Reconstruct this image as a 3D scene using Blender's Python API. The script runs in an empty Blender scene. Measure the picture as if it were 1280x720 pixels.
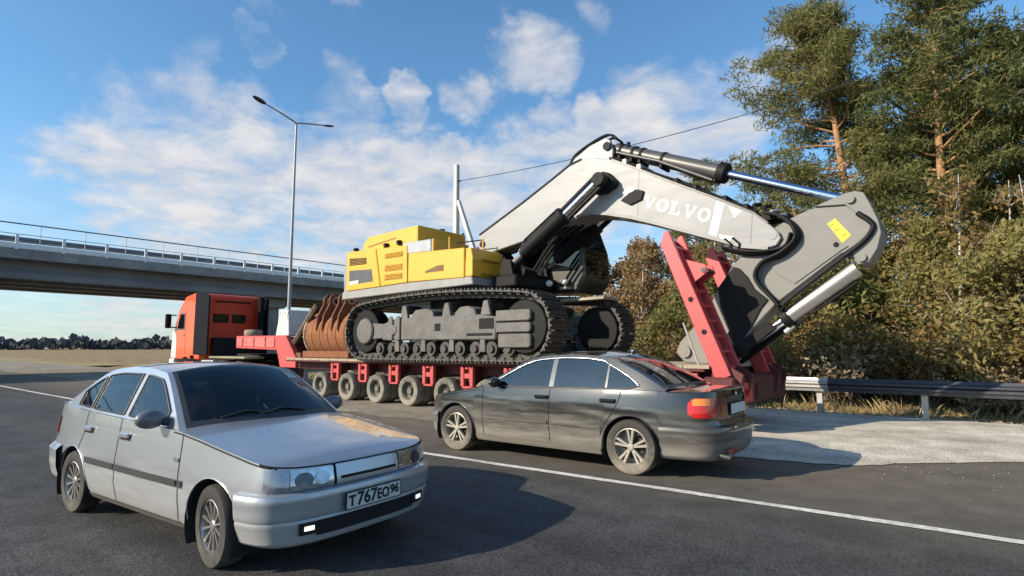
import bpy, bmesh, math, random
import numpy as np
from mathutils import Vector, Matrix, Quaternion
S = bpy.context.scene
R = math.radians
random.seed(7); rng = np.random.default_rng(11)
# ------------------------------------------------------------------ camera
# road frame: +X runs along the carriageway, +Y away from the camera towards the woods
cam = bpy.data.cameras.new('camera'); co = bpy.data.objects.new('camera', cam)
S.collection.objects.link(co); S.camera = co
cam.sensor_width = 36; cam.lens = 721 / 1280 * 36; cam.clip_start = .05; cam.clip_end = 6000
TH, PI6 = R(50.5), R(6.0)
co.location = (0, 0, 1.5)
co.rotation_euler = Vector((-math.cos(TH)*math.cos(PI6), math.sin(TH)*math.cos(PI6), math.sin(PI6))).to_track_quat('-Z', 'Y').to_euler()
# ------------------------------------------------------------------ sun, sky
SUN_EL = R(26); SUNV = Vector((-.47, -.88, 0)).normalized()            # towards the sun
sv = Vector((SUNV.x*math.cos(SUN_EL), SUNV.y*math.cos(SUN_EL), math.sin(SUN_EL)))
sl = bpy.data.lights.new('sun', 'SUN'); sl.energy = 5.0; sl.angle = R(.53); sl.color = (1, .86, .68)
so = bpy.data.objects.new('sun', sl); S.collection.objects.link(so)
so.rotation_euler = sv.to_track_quat('Z', 'Y').to_euler()
S.view_settings.view_transform = 'Standard'; S.view_settings.look = 'None'
S.view_settings.exposure = 0.45; S.view_settings.gamma = 1
W = bpy.data.worlds.new('World'); S.world = W; W.use_nodes = True
def build_world():
    nt = W.node_tree; N = nt.nodes; Lk = nt.links; N.clear()
    def n(t, **k):
        q = N.new(t)
        for a, b in k.items(): setattr(q, a, b)
        return q
    def math_(op, a, b=None, c=None, clamp=False):
        m = n('ShaderNodeMath', operation=op, use_clamp=clamp)
        for i, v in enumerate((a, b, c)):
            if v is None: continue
            if isinstance(v, (int, float)): m.inputs[i].default_value = v
            else: Lk.new(v, m.inputs[i])
        return m.outputs[0]
    out = n('ShaderNodeOutputWorld'); bg = n('ShaderNodeBackground'); Lk.new(bg.outputs[0], out.inputs[0])
    sky = n('ShaderNodeTexSky', sky_type='NISHITA'); sky.sun_disc = False
    sky.sun_elevation = SUN_EL; sky.sun_rotation = math.atan2(SUNV.x, SUNV.y); sky.air_density = 1.0; sky.dust_density = .6; sky.ozone_density = 2.2
    tc = n('ShaderNodeTexCoord'); d = tc.outputs['Generated']
    sep = n('ShaderNodeSeparateXYZ'); Lk.new(d, sep.inputs[0])
    zz = math_('ADD', math_('MAXIMUM', sep.outputs[2], 0.0), .16)
    cx = math_('DIVIDE', sep.outputs[0], zz); cy = math_('DIVIDE', sep.outputs[1], zz)
    cmb = n('ShaderNodeCombineXYZ'); Lk.new(cx, cmb.inputs[0]); Lk.new(cy, cmb.inputs[1])
    def noise(scale, det, rough, off, dist=0.0):
        mp = n('ShaderNodeMapping'); mp.inputs['Location'].default_value = off; Lk.new(cmb.outputs[0], mp.inputs[0])
        t = n('ShaderNodeTexNoise'); t.inputs['Scale'].default_value = scale; t.inputs['Detail'].default_value = det
        t.inputs['Roughness'].default_value = rough; t.inputs['Distortion'].default_value = dist; Lk.new(mp.outputs[0], t.inputs['Vector']); return t.outputs[0]
    n1 = noise(1.6, 10, .62, (3.1, 1.7, 0), .5); n2 = noise(4.5, 8, .62, (7.3, 2.2, .4), .3)
    # ragged edges: the banks are looked up along a bent direction
    wn = n('ShaderNodeTexNoise'); wn.inputs['Scale'].default_value = 5.5; wn.inputs['Detail'].default_value = 6; wn.inputs['Roughness'].default_value = .6; Lk.new(d, wn.inputs['Vector'])
    ws = n('ShaderNodeVectorMath', operation='SUBTRACT'); Lk.new(wn.outputs['Color'], ws.inputs[0]); ws.inputs[1].default_value = (.5, .5, .5)
    wm = n('ShaderNodeVectorMath', operation='SCALE'); Lk.new(ws.outputs[0], wm.inputs[0]); wm.inputs['Scale'].default_value = .2
    wa = n('ShaderNodeVectorMath', operation='ADD'); Lk.new(d, wa.inputs[0]); Lk.new(wm.outputs[0], wa.inputs[1])
    wz = n('ShaderNodeVectorMath', operation='NORMALIZE'); Lk.new(wa.outputs[0], wz.inputs[0]); dB = wz.outputs[0]
    # clouds of this afternoon: where each bank lies on the sky (unit direction, angular radius)
    BL = [(-0.834,0.487,0.257,0.085),(-0.690,0.660,0.262,0.075),(-0.600,0.760,0.236,0.075),(-0.735,0.63,0.205,0.085),(-0.52,0.82,0.25,0.07),(-0.901,0.296,0.316,0.081),(-0.928,0.289,0.237,0.092),(-0.873,0.387,0.298,0.073),(-0.913,0.350,0.210,0.096),(-0.857,0.459,0.235,0.089),(-0.775,0.517,0.364,0.049),(-0.816,0.503,0.284,0.058),(-0.764,0.591,0.260,0.070),(-0.723,0.624,0.295,0.060),(-0.705,0.589,0.396,0.023),(-0.542,0.698,0.468,0.050),(-0.518,0.730,0.446,0.034),(-0.548,0.749,0.372,0.032),(-0.781,0.387,0.489,0.037),(-0.715,0.478,0.510,0.031),(-0.867,0.295,0.401,0.045),(-0.876,0.252,0.410,0.033),(-0.407,0.816,0.410,0.036),(-0.359,0.859,0.364,0.077),(-0.298,0.871,0.391,0.056),(-0.424,0.846,0.323,0.066),(-0.487,0.800,0.351,0.040),(-0.611,0.741,0.279,0.068),(-0.669,0.704,0.240,0.069),(-0.686,0.662,0.303,0.040),(-0.224,0.868,0.443,0.034),(-0.799,0.570,0.194,0.080),(-0.867,0.467,0.173,0.077),(-0.947,0.318,0.042,0.071),(-0.817,0.378,0.436,0.019),(-0.630,0.651,0.423,0.034),(-0.335,0.892,0.302,0.077),(-0.452,0.724,0.520,0.030)]
    acc = None
    for (x, y, z, r) in BL:
        dp = n('ShaderNodeVectorMath', operation='DOT_PRODUCT'); Lk.new(dB, dp.inputs[0]); dp.inputs[1].default_value = (x, y, z)
        mr = n('ShaderNodeMapRange', interpolation_type='SMOOTHERSTEP'); Lk.new(dp.outputs['Value'], mr.inputs[0])
        mr.inputs[1].default_value = math.cos(r*2.0); mr.inputs[2].default_value = 1.0; mr.inputs[3].default_value = 0; mr.inputs[4].default_value = .74 if z > .36 else 1
        acc = mr.outputs[0] if acc is None else math_('MAXIMUM', acc, mr.outputs[0])
    # elsewhere, scattered clouds of the same kind
    v0 = (-.62, .70, .36)
    dp = n('ShaderNodeVectorMath', operation='DOT_PRODUCT'); Lk.new(d, dp.inputs[0]); dp.inputs[1].default_value = v0
    away = n('ShaderNodeMapRange', interpolation_type='SMOOTHSTEP'); Lk.new(dp.outputs['Value'], away.inputs[0])
    away.inputs[1].default_value = .78; away.inputs[2].default_value = .55; away.inputs[3].default_value = 0; away.inputs[4].default_value = .42
    acc = math_('MAXIMUM', acc, away.outputs[0])
    dens = math_('ADD', math_('MULTIPLY', acc, .80), math_('ADD', math_('MULTIPLY', math_('SUBTRACT', n1, .5), 1.2), math_('MULTIPLY', math_('SUBTRACT', n2, .5), 1.0)))
    m = n('ShaderNodeMapRange', interpolation_type='SMOOTHSTEP'); Lk.new(dens, m.inputs[0])
    m.inputs[1].default_value = .27; m.inputs[2].default_value = 1.0; m.inputs[3].default_value = 0; m.inputs[4].default_value = .92
    # thin haze of cloud low on the horizon
    hz = n('ShaderNodeMapRange', interpolation_type='SMOOTHSTEP'); Lk.new(sep.outputs[2], hz.inputs[0])
    hz.inputs[1].default_value = .34; hz.inputs[2].default_value = 0.0; hz.inputs[3].default_value = 0; hz.inputs[4].default_value = .5
    fac = math_('MAXIMUM', m.outputs[0], hz.outputs[0])
    # cloud body: bright tops, greyer undersides
    cr = n('ShaderNodeValToRGB'); Lk.new(n2, cr.inputs[0])
    cr.color_ramp.elements[0].position = .3; cr.color_ramp.elements[0].color = (4.3, 4.5, 5.0, 1)
    cr.color_ramp.elements[1].position = .68; cr.color_ramp.elements[1].color = (6.5, 6.25, 6.15, 1)
    tint = n('ShaderNodeMix', data_type='RGBA', blend_type='MULTIPLY'); tint.inputs[0].default_value = 1
    Lk.new(sky.outputs[0], tint.inputs[6]); tint.inputs[7].default_value = (.95, 1.36, 1.52, 1)
    mix = n('ShaderNodeMix', data_type='RGBA'); Lk.new(fac, mix.inputs[0]); Lk.new(tint.outputs[2], mix.inputs[6]); Lk.new(cr.outputs[0], mix.inputs[7])
    Lk.new(mix.outputs[2], bg.inputs[0]); bg.inputs[1].default_value = .098
build_world()
# ------------------------------------------------------------------ helpers
col = S.collection
class MB:
    def __init__(s): s.v = []; s.f = []; s.m = []
    def add(s, vs, fs, mi=0):
        b = len(s.v); s.v.extend([tuple(map(float, q)) for q in vs]); s.f.extend([tuple(b+i for i in f) for f in fs]); s.m.extend([mi]*len(fs)); return s
    def grid(s, P, mi=0, flip=False, close=False):
        nr, nc = len(P), len(P[0]); vs = [q for r_ in P for q in r_]; fs = []
        for i in range(nr-1):
            for j in range(nc-1 if not close else nc):
                a, b, c, d = i*nc+j, i*nc+(j+1) % nc, (i+1)*nc+(j+1) % nc, (i+1)*nc+j
                fs.append((d, c, b, a) if flip else (a, b, c, d))
        return s.add(vs, fs, mi)
    def box(s, x0, x1, y0, y1, z0, z1, mi=0):
        v = [(x0,y0,z0),(x1,y0,z0),(x1,y1,z0),(x0,y1,z0),(x0,y0,z1),(x1,y0,z1),(x1,y1,z1),(x0,y1,z1)]
        return s.add(v, [(3,2,1,0),(4,5,6,7),(0,1,5,4),(1,2,6,5),(2,3,7,6),(3,0,4,7)], mi)
    def obox(s, c, u, v, w, mi=0):          # oriented box: centre + three half-vectors
        c, u, v, w = map(Vector, (c, u, v, w))
        q = [c+a*u+b*v+d*w for d in (-1, 1) for (a, b) in ((-1,-1),(1,-1),(1,1),(-1,1))]
        return s.add(q, [(3,2,1,0),(4,5,6,7),(0,1,5,4),(1,2,6,5),(2,3,7,6),(3,0,4,7)], mi)
    def bar(s, p0, p1, w, h, up=(0, 0, 1), mi=0):
        p0, p1 = Vector(p0), Vector(p1); d = (p1-p0); a = d.normalized(); up = Vector(up)
        sd = a.cross(up); sd = sd.normalized() if sd.length > 1e-6 else Vector((1, 0, 0)); u = sd.cross(a)
        return s.obox((p0+p1)/2, d/2, sd*w/2, u*h/2, mi)
    def prism(s, poly, y0, y1, mi=0):       # (x,z) outline given depth along y
        n_ = len(poly); ar = sum(poly[i][0]*poly[(i+1) % n_][1]-poly[(i+1) % n_][0]*poly[i][1] for i in range(n_))
        p = list(poly) if ar > 0 else list(poly)[::-1]
        vs = [(x, y0, z) for x, z in p]+[(x, y1, z) for x, z in p]
        fs = [tuple(range(n_)), tuple(range(2*n_-1, n_-1, -1))]+[((i+1) % n_, i, i+n_, (i+1) % n_+n_) for i in range(n_)]
        return s.add(vs, fs, mi)
    def prism_x(s, poly, x0, x1, mi=0):     # (y,z) outline given length along x
        n_ = len(poly); ar = sum(poly[i][0]*poly[(i+1) % n_][1]-poly[(i+1) % n_][0]*poly[i][1] for i in range(n_))
        p = list(poly) if ar > 0 else list(poly)[::-1]
        vs = [(x0, y, z) for y, z in p]+[(x1, y, z) for y, z in p]
        fs = [tuple(range(n_-1, -1, -1)), tuple(range(n_, 2*n_))]+[(i, (i+1) % n_, (i+1) % n_+n_, i+n_) for i in range(n_)]
        return s.add(vs, fs, mi)
    def cyl(s, p0, p1, r0, r1=None, n_=16, mi=0, caps=True):
        p0, p1 = Vector(p0), Vector(p1); r1 = r0 if r1 is None else r1
        a = (p1-p0).normalized(); t = Vector((0, 0, 1)) if abs(a.z) < .9 else Vector((1, 0, 0)); u = a.cross(t).normalized(); w = a.cross(u)
        vs = []
        for p, r_ in ((p0, r0), (p1, r1)):
            for i in range(n_):
                g = 2*math.pi*i/n_; vs.append(p+(u*math.cos(g)+w*math.sin(g))*r_)
        fs = [(i, (i+1) % n_, (i+1) % n_+n_, i+n_) for i in range(n_)]
        if caps: fs += [tuple(range(n_-1, -1, -1)), tuple(range(n_, 2*n_))]
        return s.add(vs, fs, mi)
    def tube(s, pts, r, n_=8, mi=0, caps=True):
        pts = [Vector(p) for p in pts]; k = len(pts); rr = r if hasattr(r, '__len__') else [r]*k
        T = [(pts[min(i+1, k-1)]-pts[max(i-1, 0)]).normalized() for i in range(k)]
        t = Vector((0, 0, 1)) if abs(T[0].z) < .9 else Vector((1, 0, 0)); u = T[0].cross(t).normalized(); rows = []
        for i in range(k):
            u = (u-T[i]*u.dot(T[i])).normalized(); w = T[i].cross(u)
            rows.append([pts[i]+(u*math.cos(2*math.pi*j/n_)+w*math.sin(2*math.pi*j/n_))*rr[i] for j in range(n_)])
        b = len(s.v); s.grid(rows, mi, close=True, flip=True)
        if caps: s.f += [tuple(b+j for j in range(n_)), tuple(b+(k-1)*n_+j for j in range(n_-1, -1, -1))]; s.m += [mi, mi]
        return s
    def lathe_y(s, prof, c=(0, 0, 0), n_=36, mi=0):   # prof: (radius, y)
        rows = [[(c[0]+r_*math.cos(2*math.pi*i/n_), c[1]+y, c[2]+r_*math.sin(2*math.pi*i/n_)) for i in range(n_)] for r_, y in prof]
        return s.grid(rows, mi, close=True)
    def sphere(s, c, r, nu=14, nv=9, mi=0):
        r = r if hasattr(r, '__len__') else (r, r, r)
        rows = [[(c[0]+r[0]*math.sin(math.pi*j/nv)*math.cos(2*math.pi*i/nu), c[1]+r[1]*math.sin(math.pi*j/nv)*math.sin(2*math.pi*i/nu), c[2]+r[2]*math.cos(math.pi*j/nv)) for i in range(nu)] for j in range(nv+1)]
        return s.grid(rows, mi, close=True, flip=True)
    def xform(s, M):
        s.v = [tuple(M @ Vector(q)) for q in s.v]; return s
    def build(s, name, mats, parent=None, smooth=None, bevel=0, label=None, segs=1):
        me = bpy.data.meshes.new(name); me.from_pydata(s.v, [], s.f)
        for m in (mats if isinstance(mats, (list, tuple)) else [mats]): me.materials.append(m)
        me.polygons.foreach_set('material_index', s.m); me.update()
        o = bpy.data.objects.new(name, me); col.objects.link(o)
        if smooth is not None:
            me.shade_smooth(); me.set_sharp_from_angle(angle=R(smooth))
        if bevel:
            b = o.modifiers.new('bevel', 'BEVEL'); b.width = bevel; b.segments = segs; b.limit_method = 'ANGLE'; b.angle_limit = R(38); b.harden_normals = False
        if parent is not None:
            o.parent = parent
            if parent.get('world'):                       # verts were given in road coordinates
                L = root_loc(parent)
                me.transform(Matrix.Translation(-L))
        if label: o['label'] = label
        return o
def root_loc(o):
    L = Vector((0, 0, 0))
    while o is not None: L = L+o.location; o = o.parent
    return L
def tag(o, label, cat, group=None):
    o['label'] = label; o['category'] = cat
    if group: o['group'] = group
    return o
def thing(name, label, cat, loc=(0, 0, 0), rz=0, group=None, world=False):
    o = bpy.data.objects.new(name, None); col.objects.link(o); o.location = loc; o.rotation_euler = (0, 0, rz); o.empty_display_size = .2
    if world: o['world'] = 1
    return tag(o, label, cat, group)
def part(mb, name, mats, parent, **k):
    o = mb.build(name, mats, parent, **k)
    if parent.get('world'): o['world'] = 1
    return o
def clone(o, parent=None, data=True):
    c = o.copy(); col.objects.link(c)
    if parent is not None: c.parent = parent
    for ch in list(o.children): clone(ch, c)
    return c
def struct(o): o['kind'] = 'structure'; return o
def catmull(P, n_=8):
    P = [np.array(p, float) for p in P]; o = []
    Q = [2*P[0]-P[1]]+P+[2*P[-1]-P[-2]]
    for i in range(1, len(Q)-2):
        for t in np.linspace(0, 1, n_, endpoint=False):
            a, b, c, d = Q[i-1], Q[i], Q[i+1], Q[i+2]
            o.append(.5*((2*b)+(-a+c)*t+(2*a-5*b+4*c-d)*t*t+(-a+3*b-3*c+d)*t**3))
    o.append(P[-1]); return np.array(o)
# ------------------------------------------------------------------ materials
MATS = {}
def mat(name, base, rough=.6, metal=0.0, coat=0.0, var=.15, vscale=3.0, bump=0.0, bscale=40., dirt=None, emit=None, spec=None, ior=None, coords='Object', streak=False):
    if name in MATS: return MATS[name]
    m = bpy.data.materials.new(name); m.use_nodes = True; nt = m.node_tree; N = nt.nodes; L = nt.links
    b = N['Principled BSDF']; b.inputs['Roughness'].default_value = rough; b.inputs['Metallic'].default_value = metal
    b.inputs['Coat Weight'].default_value = coat; b.inputs['Coat Roughness'].default_value = .04
    if spec is not None: b.inputs['Specular IOR Level'].default_value = spec
    if ior: b.inputs['IOR'].default_value = ior
    tc = N.new('ShaderNodeTexCoord'); base = tuple(base)
    def nz(scale, det=6, rough_=.6):
        t = N.new('ShaderNodeTexNoise'); t.inputs['Scale'].default_value = scale; t.inputs['Detail'].default_value = det; t.inputs['Roughness'].default_value = rough_
        L.new(tc.outputs[coords], t.inputs['Vector']); return t
    t = nz(vscale); r_ = N.new('ShaderNodeValToRGB'); L.new(t.outputs[0], r_.inputs[0])
    e = r_.color_ramp.elements; e[0].position = .28; e[1].position = .72
    e[0].color = tuple(c*(1-var) for c in base)+(1,); e[1].color = tuple(min(1, c*(1+var)) for c in base)+(1,)
    colr = r_.outputs[0]
    if dirt:      # (colour, amount, scale, z0, z1): mud and dust, thicker low on the thing when z0<z1
        dc, am, sc, z0, z1 = dirt
        t2 = nz(sc, 9, .68); sp = N.new('ShaderNodeSeparateXYZ'); L.new(tc.outputs['Object'], sp.inputs[0])
        mr = N.new('ShaderNodeMapRange'); L.new(sp.outputs[2], mr.inputs[0])
        mr.inputs[1].default_value = z0; mr.inputs[2].default_value = z1; mr.inputs[3].default_value = .55; mr.inputs[4].default_value = -.25
        ad = N.new('ShaderNodeMath'); ad.operation = 'ADD'; 
        if streak:
            mp = N.new('ShaderNodeMapping'); mp.inputs['Scale'].default_value = (.35, .6, 3.0); L.new(tc.outputs[coords], mp.inputs[0]); L.new(mp.outputs[0], t2.inputs['Vector'])
            sc2 = N.new('ShaderNodeMath'); sc2.operation = 'MULTIPLY_ADD'; L.new(t2.outputs[0], sc2.inputs[0]); sc2.inputs[1].default_value = .62; sc2.inputs[2].default_value = .19; L.new(sc2.outputs[0], ad.inputs[0])
        else: L.new(t2.outputs[0], ad.inputs[0])
        L.new(mr.outputs[0], ad.inputs[1])
        m2 = N.new('ShaderNodeMapRange'); m2.interpolation_type = 'SMOOTHSTEP'; L.new(ad.outputs[0], m2.inputs[0]); m2.inputs[1].default_value = .35; m2.inputs[2].default_value = 1.0
        m2.inputs[3].default_value = 0; m2.inputs[4].default_value = am
        mx = N.new('ShaderNodeMix'); mx.data_type = 'RGBA'; L.new(m2.outputs[0], mx.inputs[0]); L.new(colr, mx.inputs[6]); mx.inputs[7].default_value = tuple(dc)+(1,)
        colr = mx.outputs[2]
        for inp, hi in (('Roughness', .85), ('Metallic', 0.0), ('Coat Weight', 0.0)):
            f = N.new('ShaderNodeMapRange'); L.new(m2.outputs[0], f.inputs[0]); f.inputs[3].default_value = b.inputs[inp].default_value; f.inputs[4].default_value = hi; L.new(f.outputs[0], b.inputs[inp])
    L.new(colr, b.inputs['Base Color'])
    if bump:
        t3 = nz(bscale, 8, .65); bp = N.new('ShaderNodeBump'); bp.inputs['Strength'].default_value = bump; bp.inputs['Distance'].default_value = .02
        L.new(t3.outputs[0], bp.inputs['Height']); L.new(bp.outputs[0], b.inputs['Normal'])
    if emit: b.inputs['Emission Color'].default_value = tuple(emit[0])+(1,); b.inputs['Emission Strength'].default_value = emit[1]
    MATS[name] = m; return m
MUD = (.235, .20, .15)
M_BLACK = mat('black_rubber', (.011, .011, .012), .65, var=.3, bump=.1, spec=.3)
M_DARK = mat('dark_void', (.008, .008, .009), .9)
M_TRIM = mat('dark_trim', (.035, .036, .038), .45, var=.2)
M_CHROME = mat('chrome', (.75, .76, .78), .12, 1.0, var=.05)
M_STEEL = mat('galvanised_steel', (.42, .42, .41), .5, .5, var=.18, vscale=6, dirt=((.3, .27, .22), .35, 5, 0, 1))
M_GLASS = mat('tinted_glass', (.006, .008, .011), .03, 0, 0, var=.1, ior=1.6)
M_TYRE = mat('dusty_tyre', (.04, .038, .035), .85, var=.25, bump=.15, dirt=((.27, .24, .185), .9, 7, -.2, .6))
M_TYRED = mat('road_tyre', (.025, .024, .023), .8, var=.25, bump=.15, dirt=((.17, .155, .13), .6, 7, -.3, .5))
M_WHITE = mat('white_paint', (.74, .73, .70), .5, var=.1, dirt=((.35, .32, .27), .4, 6, 0, 1))
# ================================================================== SETTING
def ground_mat(name, cols, scales, rough=.95, bump=.4, bscale=60., grain=None, spec=.25, dust=None, streaks=False):
    """earth, asphalt, concrete: two noise scales mixed between three colours + fine grain"""
    if name in MATS: return MATS[name]
    m = bpy.data.materials.new(name); m.use_nodes = True; nt = m.node_tree; N = nt.nodes; L = nt.links; b = N['Principled BSDF']
    b.inputs['Roughness'].default_value = rough; b.inputs['Specular IOR Level'].default_value = spec
    tc = N.new('ShaderNodeTexCoord')
    def nz(s, det, stretch=(1, 1, 1)):
        mp = N.new('ShaderNodeMapping'); mp.inputs['Scale'].default_value = stretch; L.new(tc.outputs['Object'], mp.inputs[0])
        t = N.new('ShaderNodeTexNoise'); t.inputs['Scale'].default_value = s; t.inputs['Detail'].default_value = det; t.inputs['Roughness'].default_value = .62; L.new(mp.outputs[0], t.inputs['Vector']); return t.outputs[0]
    r = N.new('ShaderNodeValToRGB'); L.new(nz(scales[0], 8, (.35, 1, 1)), r.inputs[0]); e = r.color_ramp.elements
    e[0].position = .3; e[0].color = cols[0]+(1,); e[1].position = .7; e[1].color = cols[2]+(1,); q = e.new(.5); q.color = cols[1]+(1,)
    r2 = N.new('ShaderNodeValToRGB'); L.new(nz(scales[1], 4), r2.inputs[0]); e = r2.color_ramp.elements
    e[0].position = .25; e[0].color = (.62, .62, .62, 1); e[1].position = .75; e[1].color = (1.35, 1.35, 1.35, 1)
    mx = N.new('ShaderNodeMix'); mx.data_type = 'RGBA'; mx.blend_type = 'MULTIPLY'; mx.inputs[0].default_value = 1; L.new(r.outputs[0], mx.inputs[6]); L.new(r2.outputs[0], mx.inputs[7])
    c = mx.outputs[2]
    if grain:
        v = N.new('ShaderNodeTexVoronoi'); v.inputs['Scale'].default_value = grain; L.new(tc.outputs['Object'], v.inputs['Vector'])
        g = N.new('ShaderNodeMapRange'); L.new(v.outputs['Distance'], g.inputs[0]); g.inputs[1].default_value = 0; g.inputs[2].default_value = .8; g.inputs[3].default_value = 1.5; g.inputs[4].default_value = .58
        m3 = N.new('ShaderNodeMix'); m3.data_type = 'RGBA'; m3.blend_type = 'MULTIPLY'; m3.inputs[0].default_value = 1; L.new(c, m3.inputs[6]); L.new(g.outputs[0], m3.inputs[7]); c = m3.outputs[2]
    if streaks:  # polished wheel tracks and drips drawn out along the lane
        t_ = N.new('ShaderNodeMapRange'); L.new(nz(1.0, 5, (.03, 1.5, 1)), t_.inputs[0]); t_.inputs[1].default_value = .3; t_.inputs[2].default_value = .7; t_.inputs[3].default_value = .72; t_.inputs[4].default_value = 1.25
        m4 = N.new('ShaderNodeMix'); m4.data_type = 'RGBA'; m4.blend_type = 'MULTIPLY'; m4.inputs[0].default_value = 1; L.new(c, m4.inputs[6]); L.new(t_.outputs[0], m4.inputs[7]); c = m4.outputs[2]
    if dust:     # (colour, y0, y1): dust lying along the outer lane
        sp_ = N.new('ShaderNodeSeparateXYZ'); L.new(tc.outputs['Object'], sp_.inputs[0]); w_ = N.new('ShaderNodeMath'); w_.operation = 'MULTIPLY_ADD'; L.new(nz(.8, 6), w_.inputs[0]); w_.inputs[1].default_value = 2.6; L.new(sp_.outputs[1], w_.inputs[2])
        dm = N.new('ShaderNodeMapRange'); dm.interpolation_type = 'SMOOTHSTEP'; L.new(w_.outputs[0], dm.inputs[0]); dm.inputs[1].default_value = dust[1]; dm.inputs[2].default_value = dust[2]; dm.inputs[4].default_value = .85
        dx = N.new('ShaderNodeMix'); dx.data_type = 'RGBA'; L.new(dm.outputs[0], dx.inputs[0]); L.new(c, dx.inputs[6])
        g2 = N.new('ShaderNodeMix'); g2.data_type = 'RGBA'; g2.blend_type = 'MULTIPLY'; g2.inputs[0].default_value = .6; g2.inputs[6].default_value = dust[0]+(1,); L.new(r2.outputs[0], g2.inputs[7]); L.new(g2.outputs[2], dx.inputs[7]); c = dx.outputs[2]
    L.new(c, b.inputs['Base Color'])
    bp = N.new('ShaderNodeBump'); bp.inputs['Strength'].default_value = bump; bp.inputs['Distance'].default_value = .02; L.new(nz(bscale, 6), bp.inputs['Height']); L.new(bp.outputs[0], b.inputs['Normal'])
    MATS[name] = m; return m
def ground_z(x, y):
    """terrain: level by the road, a shallow ditch and a slow rise into the wood, wide flat field elsewhere"""
    z = -.06
    if y > 15.4: z += -.12*math.exp(-((y-17)/1.0)**2)+.02*max(0, y-18)*(1 if y < 60 else 60/y)
    if y < -14: z -= .35*min(1, (-14-y)/4)
    return z+.05*math.sin(x*.7+y*.3)*(1 if y > 16 else 0)
xs = np.concatenate([np.linspace(-4000, -120, 14), np.linspace(-100, 60, 81), np.linspace(80, 4000, 14)])
ys = np.concatenate([np.linspace(-4000, -40, 10), np.linspace(-30, 14, 12), np.linspace(15, 45, 41), np.linspace(50, 4000, 16)])
M_EARTH = ground_mat('leaf_litter_earth', ((.16, .115, .06), (.27, .19, .095), (.38, .27, .14)), (.9, 4.), bump=.8, bscale=14, grain=9)
g = MB().grid([[(x, y, ground_z(x, y)) for x in xs] for y in ys]); struct(part_ := g.build('ground', M_EARTH, smooth=60))
M_FIELD = ground_mat('dry_field_grass', ((.20, .15, .075), (.30, .225, .11), (.24, .22, .09)), (.02, .2), bump=.3, bscale=3)
fx = [(-900, -300), (-62, -300), (-62, 5), (-62, 60), (-900, 500)]
struct(MB().add([(x, y, -.02) for x, y in fx], [tuple(range(5))]).build('field', M_FIELD))
# road: one sheet, slightly worn; the hard shoulder beyond the outer lane
M_ASPH = road_mat('worn_asphalt') if False else ground_mat('worn_asphalt', ((.040, .042, .046), (.055, .056, .058), (.077, .077, .075)), (.55, 2.2), rough=.82, bump=.7, bscale=60, grain=42, spec=.35, dust=((.150, .131, .10), 5.4, 9.2), streaks=True)
M_SHOUL = ground_mat('dusty_shoulder', ((.19, .168, .13), (.26, .23, .18), (.34, .30, .235)), (.6, 3.), rough=.92, bump=.5, bscale=60, grain=60)
M_PAD = ground_mat('pale_concrete', ((.43, .395, .33), (.56, .515, .43), (.66, .61, .52)), (.35, 1.6), rough=.9, bump=.35, bscale=45, grain=40)
struct(MB().add([(-400, -12, 0), (120, -12, 0), (120, 9.3, 0), (-400, 9.3, 0)], [(0, 1, 2, 3)]).build('road', M_ASPH))
edge = [(-400, 9.3)]+[(x, 8.35+.12*math.sin(x*1.3)+.08*math.sin(x*3.7)) for x in np.arange(-60, -5.6, .5)]+[(-5.6, 9.3), (-5.2, 15.35), (-400, 15.35)]
struct(MB().add([(x, y, .005) for x, y in edge], [tuple(range(len(edge)))]).build('hard_shoulder', M_SHOUL))
pe = catmull([(-6.6, 15.38), (-5.9, 12.2), (-4.9, 9.6), (-3.9, 8.75), (-2.6, 8.35), (-1.4, 8.75), (-.6, 9.6), (.8, 10.6), (4, 11.3), (10, 11.6), (40, 11.8), (120, 11.8)], 7)
pe = [(x, y+rng.uniform(-.05, .05)+.05*math.sin(x*5)) for x, y in pe]
pv = [(x, y, .01) for x, y in pe]+[(120, 15.38, .01)]
struct(MB().add(pv, [tuple(range(len(pv)))]).build('concrete_shoulder', M_PAD))
struct(MB().add([(-.0, 9.3, .0), (120, 9.3, 0), (120, 15.36, 0), (-.0, 15.36, 0), (-5.6, 15.36, 0), (-5.6, 9.3, 0)], [(0, 1, 2, 3), (5, 0, 3, 4)]).build('road_edge', M_ASPH))
# solid white lane line
M_LINE = ground_mat('worn_road_paint', ((.42, .40, .36), (.62, .60, .55), (.70, .68, .63)), (2.5, 14.), rough=.7, bump=.3, bscale=70)
cl = catmull([(-200, 5.0), (-60, 5.0), (-20, 5.12), (-12, 5.42), (-6.376, 5.747), (-.735, 6.062), (6, 6.4), (40, 7.8), (110, 9.2)], 12)
lv = [(x, y-.06+.006*math.sin(i*2.3), .009) for i, (x, y) in enumerate(cl)]+[(x, y+.06+.006*math.sin(i*1.7), .009) for i, (x, y) in list(enumerate(cl))]
k = len(cl); struct(MB().add(lv, [(i, i+1, k+i+1, k+i) for i in range(k-1)]).build('lane_line', M_LINE))
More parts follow.
